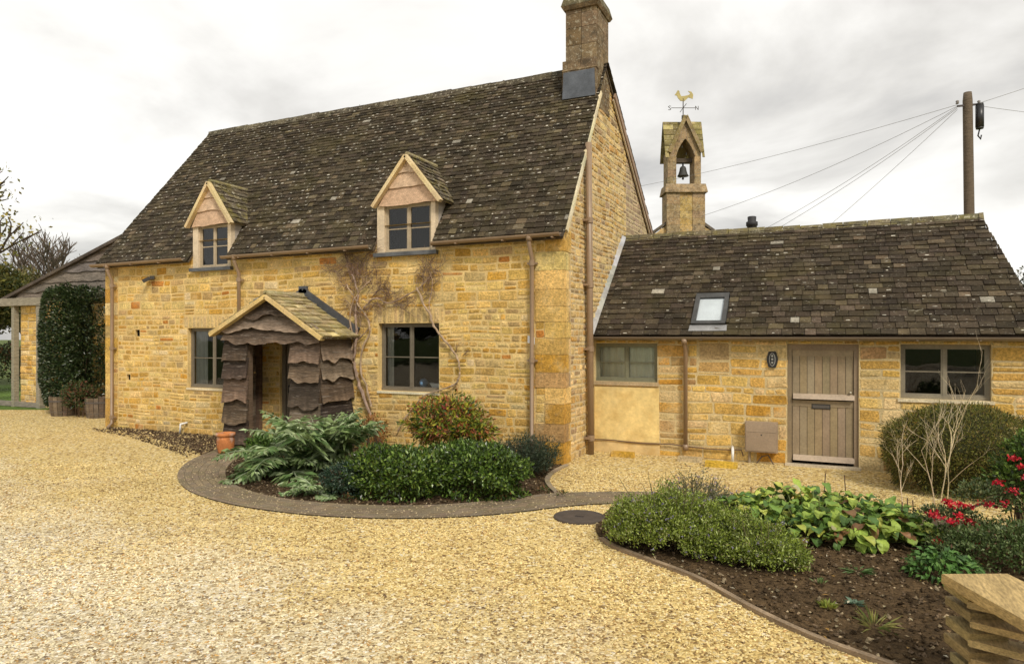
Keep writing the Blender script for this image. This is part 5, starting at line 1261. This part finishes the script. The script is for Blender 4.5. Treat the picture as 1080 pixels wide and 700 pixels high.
# bergenia / plantain lily clump with broad floppy leaves
def broad(mb, P, yaw, pitch, L, W, c, curl=.6, nseg=6):
    h = np.array([math.cos(yaw), math.sin(yaw), 0]); sd_ = np.array([-h[1], h[0], 0]); p = np.array(P, float); ang = pitch; V = []; CC = []
    for k in range(nseg+1):
        t_ = k/nseg; w = W*math.sin(math.pi*min(.999, (t_*.93+.05)))**.75
        up = np.array([0, 0, 1.])*math.cos(ang)-h*math.sin(ang); cup = w*.22; rf = math.sin(t_*9+yaw)*.012
        V += [p-sd_*w+up*(cup+rf), p.copy(), p+sd_*w+up*(cup-rf)]; b = random.uniform(.9, 1.1); CC += [np.array(c)*b, np.array(c)*b*1.15, np.array(c)*b]
        p = p+(h*math.cos(ang)+np.array([0, 0, math.sin(ang)]))*L/nseg; ang -= curl/nseg*2
    for v in V: v[2] = max(v[2], .02)
    f = []
    for k in range(nseg):
        a = 3*k; f += [(a, a+1, a+4, a+3), (a+1, a+2, a+5, a+4)]
    mb.add(V, f, np.array(CC))
BP = [((.08, .15, .035), 4), ((.16, .26, .05), 4), ((.30, .40, .07), 3.5), ((.48, .50, .10), 2.2), ((.22, .12, .05), .5), ((.40, .36, .18), .35)]
q = G(862, 578); cB = np.array([q[0], q[1]+.62, 0]); mb = MB(); ms = MB()
for i in range(720):
    a = random.uniform(0, 6.28); rr = math.sqrt(random.random()); x = cB[0]+rr*1.08*math.cos(a); y = cB[1]+rr*.66*math.sin(a)
    z = .40*math.sqrt(max(.03, 1-rr**2*.9))*(random.uniform(.45, 1.12)); yaw = a+random.uniform(-1.3, 1.3); 
    broad(mb, (x, y, z), yaw, random.uniform(-.3, .9), random.uniform(.12, .22), random.uniform(.035, .062), jit(pick(BP), .2), random.uniform(.3, 1.3))
    if i % 3 == 0: ms.tube([(cB[0]+(x-cB[0])*.6, cB[1]+(y-cB[1])*.6, 0), (x, y, z)], .006, 5, (.25, .3, .1))
mb2 = MB()
plant('broad_leaved_clump', 'wide clump of broad floppy yellow green leaves in front of the stable door', 'plant', cB, [('leaves', mb, m_leaf), ('leaf_stalks', ms, m_leaf)])
# dry sticks poking out
for (a, b, c_) in ((793, 530, 506), (893, 515, 498), (868, 512, 498), (958, 545, 520), (966, 548, 515), (951, 550, 528)):
    mb = MB(); p = G(a, b+22); p2 = p+np.array([random.uniform(-.03, .03), 0, .42]); mb.tube([p, p2], .006, 5, (.10, .06, .04))
    tag(mb.build('dead_stalk', m_bark), 'thin dead brown stalk standing upright in or beside the broad leaved clump', 'stalk', 'dead stalks in the near bed')
# yew dome
q = G(1012, 529); cy = np.array([q[0]+.13, q[1]+.75, .58]); YP_ = [((.12, .13, .022), 4), ((.19, .19, .038), 4), ((.27, .22, .06), 2.6), ((.03, .04, .012), 3), ((.15, .10, .04), 1)]
mb = MB(); bush(mb, cy, (.96, .80, .60), 36000, .035, .012, YP_, 31, .07, inner=.86, out=.8, rnd=.6, s=3., barrel=True)
P, nr = shell(2500, cy, (.97, .81, .61), 31, .10, .96, .02, 3., barrel=True); mb.leaves(P, nr+RNG.normal(size=P.shape)*.3, RNG.normal(size=P.shape), .07, .012, mixcols(len(P), YP_), .1)
ms = MB(); stems(ms, cy, (.8, .6, .6), 20, (.12, .08, .05), .015); core = MB(); core.lathe((cy[0], cy[1], .02), [(.5, 0), (.66, .3), (.68, .6), (.58, .85), (.33, 1.04), (.05, 1.12)], 14, (.05, .05, .018))  # core: solid dark body that closes gaps between the leaves
plant('clipped_dome_bush', 'large clipped olive green dome bush in front of the outbuilding window', 'bush', (cy[0], cy[1], 0), [('foliage', mb, m_leaf), ('branches', ms, m_bark), ('dark_core', core, m_bark)])
# bare pale twiggy shrub in front of it
mb = MB(); b0 = G(985, 538)
def branch(mb, p, d, L, r, dep, c, up=.1):
    n = 5; pts = [p]; d = d/np.linalg.norm(d)
    for i in range(n):
        d = d+np.array([random.uniform(-.14, .14), random.uniform(-.14, .14), random.uniform(-.08, .12)+up*.2]); d /= np.linalg.norm(d); p = p+d*L/n; pts.append(p)
    mb.tube(pts, [r*(1-.5*i/n) for i in range(n+1)], 5 if dep > 1 else 4, jit(c, .12), False)
    if dep > 0:
        for i in (2, 3, 4, 5):
            if random.random() < .85:
                s = np.array([random.uniform(-1, 1), random.uniform(-1, 1), random.uniform(-.2, .6)]); branch(mb, pts[i], d+s*.75, L*random.uniform(.45, .7), r*.55, dep-1, c, up)
for px_, lean_, L in ((952, -.05, .55), (986, -.06, .75), (992, .08, .95), (1000, .02, .8)):
    branch(mb, G(px_, 536)+[0, 0, 0], np.array([lean_*2, -.1, 1.]), L, .0075, 3, (.58, .48, .31))
tag(mb.build('bare_shrub', m_bark), 'leafless pale twiggy shrub in front of the clipped dome bush', 'shrub')
# red flowered shrub at the right edge
def redflowers(pts, n=34, s=.045):
    mf = MB()
    for q_ in pts:
        P = q_+np.clip(RNG.normal(size=(n, 3)), -1.6, 1.6)*s*np.array([1.3, 1, .55]); mf.leaves(P, RNG.normal(size=(n, 3))+np.array([0, 0, -.2]), RNG.normal(size=(n, 3)), .036, .026, mixcols(n, [((.55, .015, .03), 3), ((.38, .01, .03), 2), ((.7, .05, .06), 1)]), .2)
    return mf
cR = D(1085, 545, 6.9); mb = MB(); bush(mb, (cR[0]+.12, cR[1], .58), (.50, .48, .58), 6500, .055, .028, HG+[((.10, .14, .04), 1.5)], 41, .3)
for q_, r_ in ((D(1000, 545, 6.7), (.3, .12, .10)), (D(1040, 525, 6.7), (.28, .2, .16))):
    bush(mb, q_, r_, 700, .04, .018, [((.09, .12, .04), 3), ((.16, .17, .07), 2), ((.05, .08, .03), 2)], 44, floor=.1)
ms = MB(); stems(ms, (cR[0], cR[1], .5), (.5, .4, .5), 14)
for e_ in ((1000, 545), (1040, 525), (985, 548), (1020, 535)): q_ = D(*e_, 6.7); ms.tube([np.array([cR[0], cR[1], .35]), (q_+np.array([cR[0], cR[1], .6]))/2, q_], .006, 5, (.15, .12, .07))
mf = [redflowers([D(x_, y_, 6.55)], 26, .022) for x_, y_ in ((1000, 529), (1006, 532), (1013, 531), (1022, 533), (1038, 531), (1044, 533), (984, 541), (990, 545), (1004, 549), (1012, 543), (1022, 549), (1026, 553), (1068, 483), (1078, 492), (1053, 508), (1067, 517), (1001, 582), (1005, 592), (1030, 572), (990, 570), (1062, 530), (1082, 503))]
plant('red_flowering_shrub', 'red flowered shrub with arching sprays at the right edge above the planks', 'shrub', (cR[0], cR[1], 0), [('foliage', mb, m_leaf), ('stems', ms, m_bark)]+[('flower_cluster', f_, m_leaf) for f_ in mf])
# leafy perennials by the planks
q = G(992, 617); mb = MB(); c = np.array([q[0]+.06, q[1]+.22, 0])
for i in range(260):
    a = random.uniform(0, 6.28); rr = math.sqrt(random.random()); x = c[0]+rr*.26*math.cos(a); y = c[1]+rr*.22*math.sin(a); z = .22*math.sqrt(max(.03, 1-rr**2))*random.uniform(.5, 1.1)
    broad(mb, (x, y, z), a+random.uniform(-.8, .8), random.uniform(0, .9), random.uniform(.08, .13), random.uniform(.012, .02), jit(pick([((.07, .16, .03), 4), ((.12, .23, .05), 3), ((.04, .09, .02), 2)]), .2), random.uniform(.4, 1.2), 4)
tag(mb.build('leafy_perennial', m_leaf), 'bright green lance leaved clump just left of the stacked planks', 'plant')
q = G(1050, 610); mb = MB(); bush(mb, (q[0]+.25, q[1]+.45, .12), (.75, .45, .24), 9000, .038, .017, [((.055, .09, .022), 4), ((.11, .16, .045), 3), ((.19, .23, .09), 1.6), ((.12, .06, .03), .4)], 51, .3)
ms = MB(); stems(ms, (q[0]+.25, q[1]+.45, .1), (.7, .4, .2), 14, rad=.005)
plant('ground_cover_shrub', 'low dark small leaved shrub behind the stacked planks', 'shrub', (q[0]+.25, q[1]+.45, 0), [('foliage', mb, m_leaf), ('stems', ms, m_bark)])
# small plants in the bare soil
def tuft(label, px, py, n, L, W, pal, r=.05, el=(.4, 1.3)):
    q = G(px, py); mb = MB(); a = RNG.uniform(0, 6.28, n); e_ = RNG.uniform(*el, n); d = np.stack([np.cos(a)*np.cos(e_), np.sin(a)*np.cos(e_), np.sin(e_)], 1)
    P = np.tile(np.array([q[0], q[1], .012]), (n, 1))+np.stack([np.cos(a)*r*RNG.random(n), np.sin(a)*r*RNG.random(n), np.zeros(n)], 1)
    mb.leaves(P, d, np.tile([0, 0, 1.], (n, 1))+RNG.normal(size=(n, 3))*.3, RNG.uniform(.6, 1.2, n)*L, W, mixcols(n, pal), .15, .1); tag(mb.build('seedling', m_leaf), label, 'plant', 'small plants in the bare soil of the near bed')
YG = [((.20, .24, .04), 3), ((.30, .30, .06), 2)]
tuft('yellow green tuft of small leaves in the middle of the bare soil', 873, 642, 70, .07, .018, YG, .05)
tuft('tiny pale green sprout behind the yellow green tuft', 865, 616, 26, .05, .016, [((.14, .2, .06), 1)])
tuft('grey green rosette right of the yellow green tuft', 902, 638, 22, .07, .03, [((.12, .18, .12), 1)], .03, (.1, .7))
tuft('straggly yellowed grassy weed low in the bare soil', 922, 662, 34, .17, .010, [((.28, .27, .08), 2), ((.16, .2, .05), 2)], .08, (.1, .9))
tuft('flat green seedling between the two green clumps and the soil', 905, 604, 30, .12, .02, [((.10, .17, .05), 1)], .06, (.05, .5))
tuft('sparse green weed near the broad leaved clump on the soil', 840, 592, 30, .08, .02, CM, .08, (.1, .9))
# fallen leaves
mb = MB(); n = 260; P, _ = frustum_pts(9000, 4.3, 9); P = P[inside(P, bed2)][:n]; n = len(P)
P3 = np.concatenate([P, np.full((n, 1), .035)], 1); a = RNG.uniform(0, 6.28, n)
mb.leaves(P3, np.stack([np.cos(a), np.sin(a), RNG.uniform(-.1, .3, n)], 1), np.tile([0, 0, 1.], (n, 1)), RNG.uniform(.02, .06, n), RNG.uniform(.01, .03, n), mixcols(n, [((.40, .34, .20), 3), ((.22, .14, .06), 4), ((.5, .46, .34), 1), ((.35, .2, .05), 1)]), .2)
struct(mb.build('fallen_leaves', m_leaf), 'stuff')

mb = MB(); P, _ = frustum_pts(900, 4.6, 14); P = P[(~inside(P, bed2)) & (~inside(P, bed1)) & (P[:, 1] < -.2)]; P = P[RNG.random(len(P)) < .22]; n = len(P)
P3 = np.concatenate([P, np.full((n, 1), .028)], 1); a = RNG.uniform(0, 6.28, n)
mb.leaves(P3, np.stack([np.cos(a), np.sin(a), RNG.uniform(-.1, .3, n)], 1), np.tile([0, 0, 1.], (n, 1)), RNG.uniform(.03, .06, n), RNG.uniform(.015, .03, n), mixcols(n, [((.20, .12, .05), 3), ((.36, .26, .08), 2), ((.12, .10, .03), 1)]), .2)
struct(mb.build('stray_leaves', m_leaf), 'stuff')

# ================================================================== STACK OF PLANKS
ZT = .66
cA = G(993, 604, ZT)[:2]; cB_ = G(1062, 604, ZT)[:2]; cC = G(1083, 655, ZT)[:2]
e1 = (cC-cA)/np.linalg.norm(cC-cA)          # long front edge
e2 = (cB_-cA)/np.linalg.norm(cB_-cA)
def plankpts(a, d, L, w, side): 
    n_ = np.array([-d[1], d[0]])*side; return [a, a+d*L, a+d*L+n_*w, a+n_*w]
PLC = (.40, .29, .12)
def board(mb, pts, z0, z1, c):
    cen = sum(pts)/4; b = []
    for z, k in ((z0, .985), (z0+.006, 1), (z1-.006, 1), (z1, .985)): b.append([np.array([*(cen+(p-cen)*k+RNG.normal(size=2)*.001), z+random.uniform(-.002, .002)]) for p in pts])
    V = [q for r_ in b for q in r_]; f = [(3, 2, 1, 0), (12, 13, 14, 15)]
    for l in range(3): f += [(l*4+i, l*4+(i+1) % 4, l*4+4+(i+1) % 4, l*4+4+i) for i in range(4)]
    mb.add(V, f, c)
side = 1 if (e1[0]*e2[1]-e1[1]*e2[0]) > 0 else -1
GP = 'sawn planks of the crossed stack at the bottom right'
mb = MB(); board(mb, [cA, cA+e1*1.5, cA+e1*1.5+(cB_-cA)*1.0, cB_], ZT-.065, ZT, (.42, .30, .13)); tag(mb.build('timber_slab', m_plank), 'wide pale timber slab lying on top of the plank stack', 'slab')
j0 = G(1020, 640, .5)[:2]
dA = (G(1020, 645, .5)[:2]-G(987, 622, .5)[:2]); dA /= np.linalg.norm(dA)
words = ['first', 'second', 'third', 'fourth', 'fifth']
z = ZT-.075
dB = (G(1085, 655, .5)[:2]-j0); dB /= np.linalg.norm(dB)
for i in range(5):
    h = .064
    a = j0-dA*(.24+.02*(i % 2))+np.array([0.0, .02*i*0]); mb = MB(); sA = 1 if np.cross([*dA, 0], [*(cB_-cA), 0])[2] > 0 else -1
    board(mb, plankpts(a+RNG.normal(size=2)*.012, dA, .262+.02*(i % 2), .22, sA), z-h, z-.006, np.array(jit(PLC, .2))*[.72, .75, .8])
    tag(mb.build('plank', m_plank), '%s plank down on the left face of the stack, below the slab' % words[i], 'plank', GP)
    z2 = z-.03; mb = MB(); sB = 1 if np.cross([*dB, 0], [*(cB_-cA), 0])[2] > 0 else -1
    a_ = random.uniform(-.03, .03); dB2 = np.array([dB[0]*math.cos(a_)-dB[1]*math.sin(a_), dB[0]*math.sin(a_)+dB[1]*math.cos(a_)]); board(mb, plankpts(j0+dA*.035-dB*random.uniform(0, .02), dB2, 1.2, .16, sB), z2-h+.012, z2-.012, jit((.42, .31, .14), .18))
    tag(mb.build('plank', m_plank), '%s plank down on the right hand face of the stack, below the slab' % words[i], 'plank', GP)
    z -= .112
for (a, b) in ((j0+dA*.03+dB*.05, .09), (j0+dB*1.0+np.array([.05, .1]), .09)):
    mb = MB(); mb.box((a[0]-.0, a[1]+.02, 0), (a[0]+b, a[1]+b+.02, z+.10), (.22, .2, .09))
    tag(mb.build('bearer_post', m_plank), 'mossy timber bearer standing under the plank stack', 'bearer', 'bearers under the plank stack')

# ================================================================== TREES and background
def bare_tree(name, label, loc, H, spread, seed, col=(.13, .10, .075), dep=5, leafpal=None, nleaf=0, group=None, first=3.2, ld=.9, tk=1.):
    random.seed(seed); tr = MB(); br = MB(); tips = []
    loc = np.array([loc[0], loc[1], 0.])
    def rec(mb_, p, d, L, r, k):
        n = 4; pts = [p]
        for i in range(n):
            d = d+np.array([random.uniform(-.2, .2), random.uniform(-.2, .2), random.uniform(-.05, .15)]); d /= np.linalg.norm(d); p = p+d*L/n; pts.append(p)
        mb_.tube(pts, [r*(1-.4*i/n) for i in range(n+1)], 6 if k > 2 else 3, jit(col, .15), False)
        if k == 0: tips.extend(pts[1:]); return
        m = random.randint(3, 4)
        for i in range(m):
            q = pts[-1] if i == 0 else pts[random.randint(2, n)]
            s = np.array([random.uniform(-1, 1), random.uniform(-1, 1), random.uniform(-.3, .7)])*spread
            rec(br, q, d+s, L*random.uniform(.62, .85), r*.66, k-1)
    rec(tr, loc, np.array([0, 0, 1.]), H*.34, H*.03*tk, dep)
    parts = [('trunk', tr, m_bark), ('crown', br, m_bark)]
    if leafpal:
        T = np.array(tips); i = RNG.choice(len(T), nleaf); P = T[i]+RNG.normal(size=(nleaf, 3))*ld*.3; ml = MB(); ml.leaves(P, RNG.normal(size=(nleaf, 3)), RNG.normal(size=(nleaf, 3)), .16, .09, mixcols(nleaf, leafpal), .1); parts.append(('leaves', ml, m_leaf))
    return plant(name, label, 'tree', loc, parts, group)
q = D(72, 355, 55); bare_tree('bare_tree', 'leafless grey tree standing far off above the lean-to roof', q, 11.6, .8, 3, dep=5, tk=.75)
q = D(38, 355, 58); bare_tree('bare_tree', 'smaller leafless tree left of the grey one behind the lean-to', q, 10.5, .75, 8, dep=5, tk=.75)
q = D(-50, 355, 24); bare_tree('bare_tree', 'nearly bare tree with a few yellow leaves reaching in at the left edge', q, 8.0, .95, 14, dep=5, leafpal=[((.30, .24, .04), 3), ((.16, .16, .03), 2)], nleaf=5200)
random.seed(99)
def leafy(name, label, loc, r, zc, N, L, Wd, pal, seed, amp=.3, group=None, cat='tree', th=None):
    mb = MB(); c = (loc[0], loc[1], zc); bush(mb, c, r, N, L, Wd, pal, seed, amp, inner=.5, rnd=1., floor=.1)
    for i in range(5):
        a = random.uniform(0, 6.28); rr = .55; c_ = (c[0]+r[0]*rr*math.cos(a), c[1]+r[1]*rr*math.sin(a), zc+r[2]*random.uniform(-.2, .5)); bush(mb, c_, [q_*.5 for q_ in r], N//6, L, Wd, pal, seed+i, amp, inner=.5, rnd=1., floor=.1)
    tr = MB(); tr.tube([(loc[0], loc[1], 0), (loc[0], loc[1], zc*.6), (loc[0]+.2, loc[1], zc+r[2]*.4)], [.22*r[2]/3, .16*r[2]/3, .04], 8, (.12, .09, .06))
    for i in range(7):
        a = i*.9; tr.tube([(loc[0], loc[1], zc*.5), (loc[0]+r[0]*.6*math.cos(a), loc[1]+r[1]*.6*math.sin(a), zc+r[2]*.3)], [.07*r[2]/3, .02], 5, (.12, .09, .06))
    return plant(name, label, cat, (loc[0], loc[1], 0), [('trunk', tr, m_bark), ('crown', mb, m_leaf)], group)
q = D(30, 355, 34); leafy('bushy_tree', 'brownish olive bushy tree behind the lean-to roof at the left', q, (1.7, 1.5, 2.0), 3.1, 8000, .2, .09, [((.13, .11, .035), 3), ((.17, .13, .05), 2), ((.08, .09, .025), 2)], 61)
q = D(-12, 355, 30); leafy('bushy_tree', 'yellow green tree at the far left edge behind the gateway', q, (1.8, 1.6, 2.3), 3.2, 8000, .2, .09, [((.10, .10, .02), 3), ((.16, .14, .03), 2), ((.05, .07, .02), 2)], 67)
q = D(1120, 355, 45); leafy('bushy_tree', 'dull green tree just showing at the right edge beyond the outbuilding', q, (2.4, 2.4, 3.0), 4.0, 7000, .25, .12, [((.05, .06, .02), 3), ((.09, .08, .04), 2)], 71)
# hedge and grass seen through the gateway
mb = MB(); q = D(5, 355, 26)
for i in range(5): bush(mb, (q[0]-2+i*1.1, q[1]+.5*i, .8), (1.0, .8, 1.1), 1500, .13, .06, [((.03, .045, .015), 3), ((.06, .08, .02), 2), ((.16, .07, .03), 1)], 80+i)
tag(mb.build('garden_hedge', m_leaf), 'dark loose hedge seen through the timber gateway', 'hedge')
q0 = D(-60, 355, 19.8); q1 = D(60, 355, 19.8); q2 = D(60, 355, 30); q3 = D(-60, 355, 30)
sheet('lawn', [q0, q1, q2, q3], .006, m_grass, (.10, .16, .03))
# trees across the drive, behind the photographer: what the panes mirror
for i in range(9):
    x = -34+i*8.5+random.uniform(-2, 2); y = -40+random.uniform(-4, 4); h = random.uniform(3.2, 4.6)
    leafy('bushy_tree', 'dark tree of the row on the far side of the drive', (x, y), (4.6, 3.5, h), h*.95, 2600, .55, .3, [((.04, .05, .015), 3), ((.07, .08, .025), 2)], 90+i, group='trees across the drive')
